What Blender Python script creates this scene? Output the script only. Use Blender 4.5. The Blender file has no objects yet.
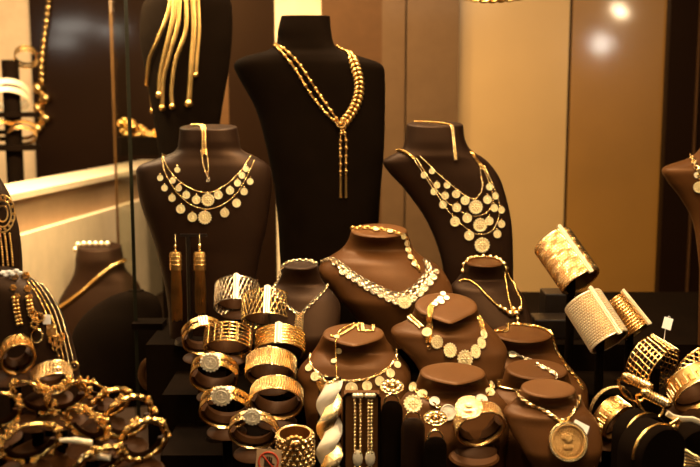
import bpy, math, random
from mathutils import Vector, Matrix
from mathutils.bvhtree import BVHTree
random.seed(7)
PI = math.pi
sc = bpy.context.scene
COL = sc.collection
# ------------------------------------------------------------------ camera
PITCH = math.radians(8.0); FPX = 972.2
CAM = Vector((0, 0, 0.50))
RT = Vector((1, 0, 0)); UP = Vector((0, math.sin(PITCH), math.cos(PITCH))); TW = Vector((0, -math.cos(PITCH), math.sin(PITCH)))
cd = bpy.data.cameras.new('camera'); cam = bpy.data.objects.new('camera', cd); COL.objects.link(cam)
cam.location = CAM; cam.rotation_euler = (PI/2-PITCH, 0, 0)
cd.sensor_width = 36; cd.lens = 50; cd.clip_start = .05; cd.clip_end = 50
cd.dof.use_dof = True; cd.dof.focus_distance = 1.24; cd.dof.aperture_fstop = 5.6
sc.camera = cam

def ray(px, py):
    return (RT*((px-350)/FPX) + UP*((233.5-py)/FPX) - TW)
def P(px, py, Y):                       # point of the vertical plane y = Y seen at a pixel
    d = ray(px, py); return CAM + d*(Y/d.y)
def G(px, py, z):
    d = ray(px, py); return CAM + d*((z-CAM.z)/d.z)
def S(Y): return Y/FPX*1.0              # metres per pixel at depth Y

# ------------------------------------------------------------------ materials
def mat(name, col, rough=.5, metal=0., bump=0., bscale=200., var=0., sheen=0., coat=0., vscale=30., spec=.5, bdist=.001, coatr=.1):
    m = bpy.data.materials.new(name); m.use_nodes = True; nt = m.node_tree
    b = nt.nodes['Principled BSDF']
    b.inputs['Base Color'].default_value = (*col, 1); b.inputs['Roughness'].default_value = rough
    b.inputs['Metallic'].default_value = metal; b.inputs['Specular IOR Level'].default_value = spec
    if not metal and rough >= .4: b.inputs['Specular Tint'].default_value = (1, .55, .28, 1)
    if sheen: b.inputs['Sheen Weight'].default_value = sheen; b.inputs['Sheen Roughness'].default_value = .4; b.inputs['Sheen Tint'].default_value = (1, .7, .45, 1)
    if coat: b.inputs['Coat Weight'].default_value = coat; b.inputs['Coat Roughness'].default_value = coatr
    tc = nt.nodes.new('ShaderNodeTexCoord')
    if bump:
        n = nt.nodes.new('ShaderNodeTexNoise'); n.inputs['Scale'].default_value = bscale; n.inputs['Detail'].default_value = 4
        nt.links.new(tc.outputs['Object'], n.inputs['Vector'])
        bp = nt.nodes.new('ShaderNodeBump'); bp.inputs['Strength'].default_value = bump; bp.inputs['Distance'].default_value = bdist
        nt.links.new(n.outputs['Fac'], bp.inputs['Height']); nt.links.new(bp.outputs['Normal'], b.inputs['Normal'])
    if var:
        n2 = nt.nodes.new('ShaderNodeTexNoise'); n2.inputs['Scale'].default_value = vscale; n2.inputs['Detail'].default_value = 5
        nt.links.new(tc.outputs['Object'], n2.inputs['Vector'])
        r = nt.nodes.new('ShaderNodeValToRGB')
        r.color_ramp.elements[0].position = .3; r.color_ramp.elements[1].position = .7
        r.color_ramp.elements[0].color = (*[c*(1-var) for c in col], 1); r.color_ramp.elements[1].color = (*[min(1, c*(1+var)) for c in col], 1)
        nt.links.new(n2.outputs['Fac'], r.inputs['Fac']); nt.links.new(r.outputs['Color'], b.inputs['Base Color'])
    return m
M = dict(
 gold=mat('gold', (.93, .58, .20), .24, 1, .35, 700, .12),
 goldb=mat('bright_gold', (1., .71, .33), .27, 1, .3, 900),
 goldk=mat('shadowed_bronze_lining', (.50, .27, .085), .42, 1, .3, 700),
 holder=mat('holder_satin', (.026, .0095, .003), .5, 0, .15, 500, .12, spec=.12),
 goldd=mat('antique_gold', (.70, .40, .12), .33, 1, .4, 500, .25),
 pale=mat('pale_gold', (1., .83, .55), .34, .6, .3, 900),
 silver=mat('silver_gilt', (.78, .61, .38), .27, 1, .3, 900),
 coin=mat('coin_gold', (.98, .76, .42), .36, .7, .6, 1400, .12, vscale=400),
 coind=mat('old_coin_gold', (.66, .40, .14), .36, 1, .8, 900, .2, vscale=300),
 frost=mat('frosted_gold', (1., .88, .66), .45, .25, .8, 2500),
 velvet=mat('black_velvet', (.0032, .0017, .0009), .9, 0, .2, 900, .2, spec=.06),
 darksat=mat('dark_brown_satin', (.009, .0038, .0018), .55, 0, .15, 600, .15, spec=.2),
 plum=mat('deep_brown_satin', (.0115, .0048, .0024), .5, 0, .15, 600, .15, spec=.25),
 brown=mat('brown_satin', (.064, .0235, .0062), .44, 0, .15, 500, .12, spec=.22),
 brownl=mat('light_brown_and_lit_cap_satin', (.094, .037, .0110), .42, 0, .12, 500, .1, spec=.3),  # bust caps: top light put into a lighter tone; box panel: own colour
 blackg=mat('black_lacquer', (.010, .006, .004), .28, 0, 0, spec=.4),
 seam=mat('seam_dark', (.02, .012, .006), .6),
 floor=mat('black_floor', (.006, .003, .002), .6, 0, .1, 200, .2),
 cream=mat('cream_paint', (.62, .44, .25), .5, 0, .1, 60, .06, coat=.2),
 creamw=mat('cream_board', (.66, .50, .31), .5, 0, .1, 60, .06),
 tan=mat('tan_board', (.34, .215, .115), .5, 0, .1, 60, .06),
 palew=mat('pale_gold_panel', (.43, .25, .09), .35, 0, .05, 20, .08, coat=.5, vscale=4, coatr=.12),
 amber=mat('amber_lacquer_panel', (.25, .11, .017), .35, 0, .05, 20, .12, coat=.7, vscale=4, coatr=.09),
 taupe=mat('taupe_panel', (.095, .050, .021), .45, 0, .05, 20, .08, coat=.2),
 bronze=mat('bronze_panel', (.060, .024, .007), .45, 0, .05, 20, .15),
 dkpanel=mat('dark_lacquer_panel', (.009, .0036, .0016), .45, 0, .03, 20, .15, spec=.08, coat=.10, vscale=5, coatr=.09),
 paper=mat('white_card', (.85, .80, .72), .6, 0, .05, 300),
 cardt=mat('tan_card', (.34, .22, .12), .6, 0, .05, 300),
 red=mat('red_print', (.40, .030, .012), .6),
 ink=mat('black_print', (.012, .008, .006), .6),
)
def glassmat():
    m = bpy.data.materials.new('divider_glass'); m.use_nodes = True; nt = m.node_tree; nt.nodes.clear()
    o = nt.nodes.new('ShaderNodeOutputMaterial'); t = nt.nodes.new('ShaderNodeBsdfTransparent'); g = nt.nodes.new('ShaderNodeBsdfGlossy'); x = nt.nodes.new('ShaderNodeMixShader')
    t.inputs[0].default_value = (.93, .95, .90, 1); g.inputs['Roughness'].default_value = .02; x.inputs[0].default_value = .08
    nt.links.new(t.outputs[0], x.inputs[1]); nt.links.new(g.outputs[0], x.inputs[2]); nt.links.new(x.outputs[0], o.inputs[0])
    return m
M['glass'] = glassmat()
M['edge'] = mat('green_glass_edge', (.018, .016, .008), .2, 0)
def lampmat(name, col, s):
    m = bpy.data.materials.new(name); m.use_nodes = True; b = m.node_tree.nodes['Principled BSDF']
    b.inputs['Emission Color'].default_value = (*col, 1); b.inputs['Emission Strength'].default_value = s; b.inputs['Base Color'].default_value = (.8, .8, .8, 1)
    return m
M['lampw'] = lampmat('lamp_white', (1., .93, .80), 60); M['lamps'] = lampmat('soft_lamp_white', (1., .93, .80), 90)

# ------------------------------------------------------------------ mesh builder
ROOT = {}
class MB:
    def __init__(s): s.v = []; s.f = []
    def add(s, vs, fs):
        k = len(s.v); s.v += [Vector(v) for v in vs]; s.f += [tuple(i+k for i in f) for f in fs]
    def grid(s, rows, closed_u=True, closed_v=False, cap0=False, cap1=False):
        n = len(rows[0]); m = len(rows); vs = [p for r in rows for p in r]; fs = []
        for i in range(m if closed_v else m-1):
            for j in range(n if closed_u else n-1):
                a = i*n+j; b = i*n+(j+1) % n; c = ((i+1) % m)*n+(j+1) % n; d = ((i+1) % m)*n+j
                fs.append((a, b, c, d))
        if cap0: fs.append(tuple(range(n))[::-1])
        if cap1: fs.append(tuple((m-1)*n+j for j in range(n)))
        s.add(vs, fs)
    def tube(s, path, r, n=6, closed=False, flat=None, normals=None):
        path = [Vector(p) for p in path]; m = len(path)
        if m < 2: return
        rows = []; N = None
        for i, p in enumerate(path):
            a = path[(i-1) % m] if (closed or i > 0) else p; b = path[(i+1) % m] if (closed or i < m-1) else p
            t = (b-a)
            if t.length < 1e-9: t = Vector((0, 0, 1))
            t.normalize()
            if normals: N = Vector(normals[i])
            elif N is None: N = Vector((0, 0, 1)) if abs(t.z) < .9 else Vector((1, 0, 0))
            N = N - t*N.dot(t)
            if N.length < 1e-6: N = t.orthogonal()
            N.normalize(); B = t.cross(N)
            rr = r[i] if isinstance(r, (list, tuple)) else r
            fl = flat or 1.
            rows.append([p + N*(math.cos(2*PI*k/n)*rr) + B*(math.sin(2*PI*k/n)*rr*fl) for k in range(n)])
        s.grid(rows, True, closed, not closed, not closed)
    def ball(s, c, r, n=8, m=5, sx=None):
        c = Vector(c); ax = sx or (Vector((1, 0, 0)), Vector((0, 1, 0)), Vector((0, 0, 1)))
        vs = [c+ax[2]*r]; fs = []
        for i in range(1, m):
            a = PI*i/m
            for j in range(n):
                b = 2*PI*j/n
                vs.append(c + (ax[0]*math.cos(b)+ax[1]*math.sin(b))*(math.sin(a)*r) + ax[2]*(math.cos(a)*r))
        vs.append(c-ax[2]*r); L = len(vs)-1
        for j in range(n):
            fs.append((0, 1+j, 1+(j+1) % n))
            for i in range(m-2):
                a = 1+i*n; fs.append((a+j, a+n+j, a+n+(j+1) % n, a+(j+1) % n))
            a = 1+(m-2)*n; fs.append((L, a+(j+1) % n, a+j))
        s.add(vs, fs)
    def box(s, lo, hi, fr=None):
        x0, y0, z0 = lo; x1, y1, z1 = hi
        vs = [Vector(p) for p in ((x0, y0, z0), (x1, y0, z0), (x1, y1, z0), (x0, y1, z0), (x0, y0, z1), (x1, y0, z1), (x1, y1, z1), (x0, y1, z1))]
        if fr: o, X, Y, Z = fr; vs = [o+X*v.x+Y*v.y+Z*v.z for v in vs]
        s.add(vs, [(0, 3, 2, 1), (4, 5, 6, 7), (0, 1, 5, 4), (1, 2, 6, 5), (2, 3, 7, 6), (3, 0, 4, 7)])
    def lathe(s, prof, o, X, Y, Z, n=32, a0=0, a1=2*PI, sy=1.):   # prof: (r, z)
        full = abs(a1-a0-2*PI) < 1e-6; k = n if full else n+1
        rows = []
        for r, z in prof:
            rows.append([o + X*(r*math.cos(a0+(a1-a0)*j/n)) + Y*(sy*r*math.sin(a0+(a1-a0)*j/n)) + Z*z for j in range(k)])
        s.grid(rows, full, False)
    def build(s, name, m, parent=None, smooth=True, angle=40):
        me = bpy.data.meshes.new(name)
        off = ROOT.get(parent.name, Vector((0, 0, 0))) if parent else None
        if parent is None:
            lo = Vector([min(v[i] for v in s.v) for i in range(3)]); hi = Vector([max(v[i] for v in s.v) for i in range(3)])
            off = Vector(((lo.x+hi.x)/2, (lo.y+hi.y)/2, lo.z))
        me.from_pydata([v-off for v in s.v], [], s.f); me.update()
        import bmesh
        bm = bmesh.new(); bm.from_mesh(me); bmesh.ops.recalc_face_normals(bm, faces=bm.faces); bm.to_mesh(me); bm.free()
        if smooth:
            me.shade_smooth(); me.set_sharp_from_angle(angle=math.radians(angle))
        o = bpy.data.objects.new(name, me); COL.objects.link(o); me.materials.append(m if not isinstance(m, str) else M[m])
        if parent: o.parent = parent
        else: o.location = off
        ROOT[o.name] = off
        return o
def thing(name, label, cat, loc, group=None):
    o = bpy.data.objects.new(name, None); COL.objects.link(o); o.location = loc; o.empty_display_size = .01
    o['label'] = label; o['category'] = cat
    if group: o['group'] = group
    ROOT[o.name] = Vector(loc); return o
def tag(o, label, cat, group=None):
    o['label'] = label; o['category'] = cat
    if group: o['group'] = group
    return o
def struct(o): o['kind'] = 'structure'; return o

# ------------------------------------------------------------------ curves
def catmull(pts, sub=8):
    pts = [tuple(p) for p in pts]; out = []
    if len(pts) == 2:
        return [tuple(a+(b-a)*t/sub for a, b in zip(*pts)) for t in range(sub+1)]
    for i in range(len(pts)-1):
        p0 = pts[max(i-1, 0)]; p1 = pts[i]; p2 = pts[i+1]; p3 = pts[min(i+2, len(pts)-1)]
        for k in range(sub):
            t = k/sub
            out.append(tuple(.5*(2*b+(c-a)*t+(2*a-5*b+4*c-d)*t*t+(3*b-a-3*c+d)*t**3) for a, b, c, d in zip(p0, p1, p2, p3)))
    out.append(pts[-1]); return out
def resample(pn, step):
    out = [pn[0]]; acc = 0
    for (a, na), (b, nb) in zip(pn, pn[1:]):
        L = (b-a).length
        if L < 1e-9: continue
        while acc + L >= step:
            t = (step-acc)/L; a = a.lerp(b, t); na = na.lerp(nb, t); out.append((a.copy(), na.copy())); L = (b-a).length; acc = 0
            if L < 1e-9: break
        acc += L
    return out

# ------------------------------------------------------------------ busts
class Bust: pass
def bust(label, rings, Y, base, m='brown', tilt=0., slope=0., name='display_bust', group=None, capm=None, point=.0, exp=1.0):
    """rings (py, x left, x right, depth ratio) from the neck top downwards; the body runs on to its base"""
    B = Bust(); B.Y = Y
    deep = slope > .22 and Y > 1.05 and Y < 1.5; py_n = rings[2][0] if deep else rings[0][0]
    if deep: slope = .62
    if deep:
        rings = [(*q[:3], q[3]*(1, .62, .55)[k] if k < 3 else q[3]) for k, q in enumerate(rings)]
    rr = catmull(rings, 5); sec = []
    py0 = rings[0][0]; s = S(Y)
    for (py, xl, xr, dr) in rr:
        Yc = Y - min(slope*max(0, py-py_n)*s, .045 if Y > 1.2 else .034)
        a = (P(xr, py, Yc).x - P(xl, py, Yc).x)/2; cx = (P(xr, py, Yc).x + P(xl, py, Yc).x)/2; z = P(350, py, Yc).z
        if sec and z > sec[-1][2]-.0002: continue
        sec.append([cx, Yc, z, a, a*dr])
    last = sec[-1]
    if last[2] > base+.01:
        for k in (1, 2, 3): 
            f = k/3; sec.append([last[0], last[1], last[2]+(base-last[2])*f, last[3]*(1-.06*f), last[4]])
    z0 = sec[0][2]; n = 56; rows = []
    H = .022
    for (cx, Yc, z, a, b) in sec:
        fall = max(0, 1-(z0-z)/H)
        row = []
        for j in range(n):
            t = 2*PI*j/n; c, q = math.cos(t), math.sin(t)
            x = math.copysign(abs(c)**exp, c); y = math.copysign(abs(q)**exp, q)
            dy = b*y
            if y < 0 and point: dy *= 1+point*max(0, 1-abs(c)*1.6)*fall
            row.append(Vector((cx+a*x, Yc+dy, z+tilt*dy*fall)))
        rows.append(row)
    cx, Yc, z, a, b = sec[0]
    loc = Vector((sec[-1][0], sec[-1][1], base))
    B.root = thing(name, label, 'display bust', loc, group)
    mb = MB(); mb.grid(rows, True, False, False, True)
    B.body = mb.build('body', m, B.root, angle=60)
    cap = MB(); c0 = Vector((cx, Yc, z))
    cr = []
    for f, dz in ((1.0, 0), (.985, .0012), (.93, .0020), (.8, .0022), (.5, .0024), (.2, .0025), (.02, .0025)):
        cr.append([c0 + (v-c0)*f + Vector((0, 0, dz)) for v in rows[0]])
    cap.grid(cr, True, False, False, True)
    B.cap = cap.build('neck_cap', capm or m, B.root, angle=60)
    vs = mb.v + cap.v; fs = mb.f + [tuple(i+len(mb.v) for i in f) for f in cap.f]
    B.bvh = BVHTree.FromPolygons(vs, fs); B.z0 = z0
    return B
def onb(B, px, py):
    d = ray(px, py).normalized(); h = B.bvh.ray_cast(CAM, d, 5)
    if h[0] is not None:
        n = h[1]
        if n.dot(d) > 0: n = -n
        return h[0], n
    q = CAM + ray(px, py)*(B.Y/ray(px, py).y)
    h = B.bvh.find_nearest(q); n = h[1]
    if n.dot(h[0]-q) > 0 and (h[0]-q).length > 1e-6: n = (q-h[0]).normalized()
    return h[0], n
def path_on(B, pts, lift=.001, step=.001, back=False):
    dense = catmull(pts, 14); pn = [onb(B, *p) for p in dense]
    ns = []
    for i in range(len(pn)):
        n = Vector((0, 0, 0))
        for k in range(-3, 4): n += pn[min(max(i+k, 0), len(pn)-1)][1]
        ns.append(n.normalized())
    return resample([(p+n*lift, n) for (p, _), n in zip(pn, ns)], step)
def frame(pn, i):
    p, n = pn[i]; a = pn[max(i-1, 0)][0]; b = pn[min(i+1, len(pn)-1)][0]
    t = (b-a); t = t.normalized() if t.length > 1e-9 else Vector((1, 0, 0))
    n = (n-t*n.dot(t)); n = n.normalized() if n.length > 1e-6 else t.orthogonal().normalized()
    return p, t, n, n.cross(t)
def torus(mb, c, X, Y, Z, R, r, n=10, m=5, sy=1.):
    rows = []
    for j in range(n):
        a = 2*PI*j/n; d = X*math.cos(a) + Y*(math.sin(a)*sy)
        rows.append([c + d*R + (d.normalized()*math.cos(2*PI*k/m)+Z*math.sin(2*PI*k/m))*r for k in range(m)])
    mb.grid(rows, True, True)
def chain(mb, pn, kind='bead', r=.0015, w=.003):
    """pn is a dense lifted path"""
    if kind == 'bead':
        for p, n in resample(pn, r*2.0): mb.ball(p, r, 8, 5)
    elif kind == 'tube': mb.tube([p for p, n in pn], r, 6)
    elif kind == 'link':
        q = resample(pn, r*2.1)
        for i in range(len(q)):
            p, t, n, b = frame(q, i)
            if i % 2: torus(mb, p, t, b, n, r*1.25, r*.42, 10, 5, .72)
            else: torus(mb, p, t, n, b, r*1.25, r*.42, 10, 5, .72)
    elif kind == 'rope':
        q = resample(pn, r*.8)
        for ph in (0, PI):
            path = []
            for i in range(len(q)):
                p, t, n, b = frame(q, i); a = i*.75+ph
                path.append(p + n*(math.cos(a)*r*.6) + b*(math.sin(a)*r*.6))
            mb.tube(path, r*.62, 5)
    elif kind == 'weave':       # wide plaited ribbon, half-width w
        q = resample(pn, r*2.0)
        for i in range(len(q)):
            p, t, n, b = frame(q, i)
            k = max(1, round(w/(r*1.5)))
            for j in range(-k, k+1):
                u = j/(k+.001); c = p + b*(u*w) + t*((j % 2)*r)
                torus(mb, c, (t+b*.5*(-1)**j).normalized(), n.cross((t+b*.5*(-1)**j).normalized()), n, r*1.15, r*.45, 9, 4, .6)
    elif kind == 'plait':       # chevron pillows
        q = resample(pn, r*1.7)
        for i in range(len(q)):
            p, t, n, b = frame(q, i)
            for sgn in (-1, 1):
                c = p + b*(sgn*w*.5); X = (b*sgn*1.0+t*.9).normalized()
                Y2 = n.cross(X)
                mb.ball(c, 1, 8, 5, (X*w*.66, Y2*r*.85, n*r*.8))
# ------------------------------------------------------------------ coins
COIN = {}
def coin_mesh(kind):
    if kind in COIN: return COIN[kind]
    mb = MB(); X, Y, Z = Vector((1, 0, 0)), Vector((0, 1, 0)), Vector((0, 0, 1)); O = Vector((0, 0, 0))
    mb.lathe([(0, -.08), (.97, -.08), (1, -.04), (1, .12), (.97, .16), (.88, .16), (.84, .06), (0, .06)], O, X, Y, Z, 28)
    rnd = random.Random(hash(kind) % 99 if False else len(kind))
    if kind == 'coin':          # ring of dots and a raised head
        for k in range(18): mb.ball((.74*math.cos(k*PI/9), .74*math.sin(k*PI/9), .08), .055, 6, 3)
        mb.ball((.02, .10, .05), 1, 10, 6, (X*.24, Y*.30, Z*.16)); mb.ball((.0, -.30, .05), 1, 10, 6, (X*.36, Y*.2, Z*.12)); mb.ball((.24, .08, .05), 1, 6, 4, (X*.1, Y*.06, Z*.1))
        mb.tube([(-.28, .32, .1), (-.05, .44, .12), (.2, .36, .1)], .05, 5)
    elif kind == 'rosette':     # beaded rim with petals
        for k in range(16): mb.ball((1.02*math.cos(k*PI/8), 1.02*math.sin(k*PI/8), .05), .17, 7, 4)
        for k in range(8):
            a = k*PI/4; mb.ball((.42*math.cos(a), .42*math.sin(a), .08), 1, 8, 4, (Vector((math.cos(a), math.sin(a), 0))*.26, Vector((-math.sin(a), math.cos(a), 0))*.13, Z*.16))
        mb.ball((0, 0, .1), .2, 8, 5)
    elif kind == 'big':         # large coin: legend ring, profile head, ribbon, stars
        for k in range(44): mb.ball((.90*math.cos(k*PI/22), .90*math.sin(k*PI/22), .15), .045, 6, 3)
        for k in range(30):
            if 12 < k < 17: continue
            a = k*PI/15; d = Vector((math.cos(a), math.sin(a), 0)); q = Vector((-d.y, d.x, 0))
            h = .05+.03*rnd.random(); mb.box((-h*.4, -h, 0), (h*.4, h, .09), (d*.72+Z*.05, q, d, Z))
        mb.ball((.0, .14, .06), 1, 12, 7, (X*.25, Y*.30, Z*.14)); mb.ball((-.03, -.28, .05), 1, 12, 7, (X*.34, Y*.20, Z*.12)); mb.ball((.24, .10, .05), 1, 8, 4, (X*.09, Y*.05, Z*.1))
        mb.ball((-.12, .24, .06), 1, 10, 6, (X*.26, Y*.24, Z*.13))
        for k in range(5): mb.ball((-.3+.13*k, .36+.08*math.sin(k*.8), .08), .07, 6, 4)
    elif kind == 'plain':
        mb.ball((0, 0, .05), 1, 12, 5, (X*.6, Y*.6, Z*.10))
    me = bpy.data.meshes.new('medallion'); me.from_pydata([tuple(v) for v in mb.v], [], mb.f); me.update(); me.shade_smooth(); me.set_sharp_from_angle(angle=math.radians(40))
    COIN[kind] = me; return me
COINM = {}
def put_coin(root, p, n, r, kind='coin', m='coin', name='medallion', up=None, sx=1., off=None):
    key = (kind, m)
    if key not in COINM:
        me = coin_mesh(kind).copy(); me.materials.append(M[m]); COINM[key] = me
    o = bpy.data.objects.new(name, COINM[key]); COL.objects.link(o)
    n = n.normalized(); u = (up or UP); u = (u - n*u.dot(n)).normalized(); x = u.cross(n)
    R = Matrix((x*r*sx, u*r, n*r)).transposed().to_4x4(); R.translation = p - ROOT[root.name]
    o.parent = root; o.matrix_local = R
    return o
def coin_on(root, B, px, py, rp, kind='coin', m='coin', lift=.0010, ring=None, sx=1., name='medallion'):
    p, n = onb(B, px, py); n = (n + TW*.35).normalized(); r = rp*S(B.Y)
    o = put_coin(root, p+n*(lift+r*.12), n, r, kind, m, name, sx=sx)
    return p, n

def necklace(label, B, name='necklace', group=None, cat='necklace', at=None):
    p = onb(B, *at)[0]
    return thing(name, label, cat, p, group)

# ================================================================== SETTING
mb = MB(); mb.box((-3.5, -2.5, -.06), (3.5, 4.2, -.02)); struct(mb.build('floor', 'floor', smooth=False))
def slab(name, x0, x1, y0, y1, z0, z1, m): mb = MB(); mb.box((x0, y0, z0), (x1, y1, z1)); return mb.build(name, m, smooth=False)
for (y0, y1, z, w) in ((.55, 1.155, .020, 'lowest'), (1.155, 1.275, .060, 'second'), (1.275, 1.39, .100, 'third'), (1.39, 1.78, .140, 'topmost')):
    x0 = {'lowest': -1.0, 'second': -.235, 'third': -.255, 'topmost': -.30}[w]
    o = slab('display_step', x0, .95, y0, y1, -.02, z, 'velvet'); tag(o, {'lowest': 'black velvet display step, lowest tier under the front busts', 'second': 'black velvet display step, second tier behind the front busts', 'third': 'black velvet display step, third tier under the mid row of busts', 'topmost': 'black velvet display step, rear tier carrying the tall busts'}[w], 'display step', 'stepped velvet display')
# back wall, built of upright panels
YW = 2.25
def panel(n, xl, xr, m, Y=YW, zb=-.02, zt=1.5, th=.03):
    a = P(xl, 233, Y).x; b = P(xr, 233, Y).x
    o = slab(n, a, b, Y, Y+th, zb, zt, m); return struct(o)
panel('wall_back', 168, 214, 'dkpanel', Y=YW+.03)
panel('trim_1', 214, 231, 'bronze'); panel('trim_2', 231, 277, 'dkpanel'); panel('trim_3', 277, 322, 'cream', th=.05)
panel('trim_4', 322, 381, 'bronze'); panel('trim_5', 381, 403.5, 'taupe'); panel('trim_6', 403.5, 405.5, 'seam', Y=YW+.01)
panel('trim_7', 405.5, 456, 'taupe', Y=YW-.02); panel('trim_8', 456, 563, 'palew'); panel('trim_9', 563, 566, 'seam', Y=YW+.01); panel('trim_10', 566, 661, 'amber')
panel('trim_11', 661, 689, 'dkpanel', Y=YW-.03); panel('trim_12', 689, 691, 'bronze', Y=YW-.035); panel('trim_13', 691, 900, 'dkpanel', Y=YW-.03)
# left bay: cream wall, lacquer panel, slanting parapet
panel('wall_left', -420, 39, 'cream', Y=3.0, zt=2.2); panel('trim_14', 39, 200, 'dkpanel', Y=2.96, zt=2.2)
zt = .32; A = G(-120, 220, zt); Bp = G(178, 160, zt); d = (Bp-A); d.z = 0; L = d.length; d.normalize(); nrm = Vector((d.y, -d.x, 0))
if nrm.y > 0: nrm = -nrm
def par(name, z0, z1, f0, f1, m):
    mb = MB(); mb.box((0, f0, z0), (L, f1, z1), (Vector((A.x, A.y, 0)), d, nrm, Vector((0, 0, 1)))); return struct(mb.build(name, m, smooth=False))
par('wall_low', -.02, zt-.012, -.10, 0, 'tan'); par('trim_15', zt-.012, zt, -.11, .012, 'creamw'); par('trim_16', -.02, zt-.078, 0, .022, 'creamw')
# ceiling spots of the aisle opposite, reflected in the lacquer
def lamp(px, py, Yp, Yl, w, h, i, lab):
    p = P(px, py, Yp); dd = (p-CAM); q = p + Vector((dd.x, -dd.y, dd.z))*((Yp-Yl)/dd.y)
    t = thing('spot_lamp', lab, 'lamp', q, 'lamps across the aisle')
    mb = MB(); mb.lathe([(0, 0), (w, 0), (w, .02), (0, .02)], q, Vector((1, 0, 0)), Vector((0, 0, 1))*h, Vector((0, -1, 0)), 24); mb.build('diffuser', 'lampw' if i == 1 else 'lamps', t)
    mb = MB(); mb.lathe([(w*1.03, -.01), (w*1.1, -.01), (w*1.1, .05), (0, .05)], q, Vector((1, 0, 0)), Vector((0, 0, 1))*h, Vector((0, -1, 0)), 24); mb.build('housing', 'blackg', t)
lamp(601, 44, YW, -1.2, .042, 1.0, 1, 'round white spot lamp reflected in the amber panel')
lamp(72, 26, 2.96, -1.2, .16, .16, 2, 'wide white lamp reflected in the left lacquer panel')
lamp(112, 31, 2.96, -1.2, .12, .16, 3, 'oval white lamp reflected right of the wide lamp')
lamp(62, 42, 2.96, -1.2, .11, .2, 4, 'small white lamp reflected below the other lacquer panel lamps')
# glass divider running into the depth
ga = P(133, 233, 1.50); gb = P(118, 233, 2.15)
dg = Vector((gb.x-ga.x, gb.y-ga.y, 0)); LG = dg.length; dg.normalize(); ng = Vector((dg.y, -dg.x, 0)); O = Vector((ga.x, ga.y, 0))
mb = MB(); mb.box((.002, -.003, -.02), (LG-.002, .003, 1.2), (O, dg, ng, Vector((0, 0, 1)))); gl = mb.build('window_1', 'glass', smooth=False); struct(gl)
for k, (u, w_) in enumerate(((0, .0028), (LG, .003))):
    mb = MB(); mb.box((u-.0015, -w_, -.02), (u+.0015, w_, 1.2), (O, dg, ng, Vector((0, 0, 1)))); struct(mb.build('trim_%d' % (17+k), 'edge' if k == 0 else 'bronze', smooth=False))

# ================================================================== TALL BUSTS
T1 = bust('tallest black velvet bust at the centre back wearing a rope lariat necklace', [(17,281,330,.75),(30,278,331,.75),(44,276,334,.7),(51,266,342,.55),(57,244,362,.42),(65,234,382,.36),(80,240,385,.36),(110,256,385,.36),(150,267,384,.36),(200,276,380,.36),(260,280,377,.36)], 1.58, .14, 'velvet', tilt=.05, slope=.06, exp=.85)
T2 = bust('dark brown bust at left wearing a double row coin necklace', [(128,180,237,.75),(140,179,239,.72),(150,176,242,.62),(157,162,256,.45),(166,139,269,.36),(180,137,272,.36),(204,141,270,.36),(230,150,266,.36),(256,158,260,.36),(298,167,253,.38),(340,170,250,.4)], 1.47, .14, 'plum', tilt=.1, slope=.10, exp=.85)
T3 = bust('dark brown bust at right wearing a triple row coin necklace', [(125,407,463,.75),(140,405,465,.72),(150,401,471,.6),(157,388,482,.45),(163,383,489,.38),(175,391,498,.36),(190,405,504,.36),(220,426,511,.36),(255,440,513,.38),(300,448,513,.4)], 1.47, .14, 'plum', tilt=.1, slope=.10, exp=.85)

# T1 lariat
r0 = necklace('long gold rope lariat with plaited side and two tassel strands on tall bust', T1, at=(340, 126))
mb = MB()
for dx in (-1, 1):
    pn = path_on(T1, [(272+dx,42),(284+dx*2,52-dx),(297+dx*3,66-dx),(308+dx*3.4,83-dx),(318+dx*3.4,98-dx),(328+dx*2.6,111-dx),(339+dx,124)], .002); chain(mb, pn, 'rope', .0014)
    for q in resample(pn, .014)[3:]: mb.ball(q[0], .0032, 8, 5)
mb.build('rope_strand', 'goldd', r0)
mb = MB(); pn = path_on(T1, [(337,48),(345,50),(351,57),(356,70),(359,84),(357,100),(351,113),(342,125)], .0025); chain(mb, pn[:int(len(pn)*.35)], 'plait', .003, .005); chain(mb, pn[int(len(pn)*.35):], 'plait', .0042, .0085); mb.build('plaited_strand', 'goldd', r0)
for x in (340.5, 346):
    mb = MB(); pn = path_on(T1, [(342,126),(x,140),(x,165),(x,198)], .002); chain(mb, pn, 'rope', .0013)
    for q in resample(pn, .012)[1:7]: mb.ball(q[0], .0030, 8, 5)
    mb.tube([q[0] for q in pn[-34:]], .0021, 6); mb.build('tassel_strand', 'goldd', r0)
p, n = onb(T1, 341, 124); mb = MB(); torus(mb, p+n*.005, RT, UP, TW, .007, .0018, 14, 6, .7); mb.build('knot_ring', 'gold', r0)

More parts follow.
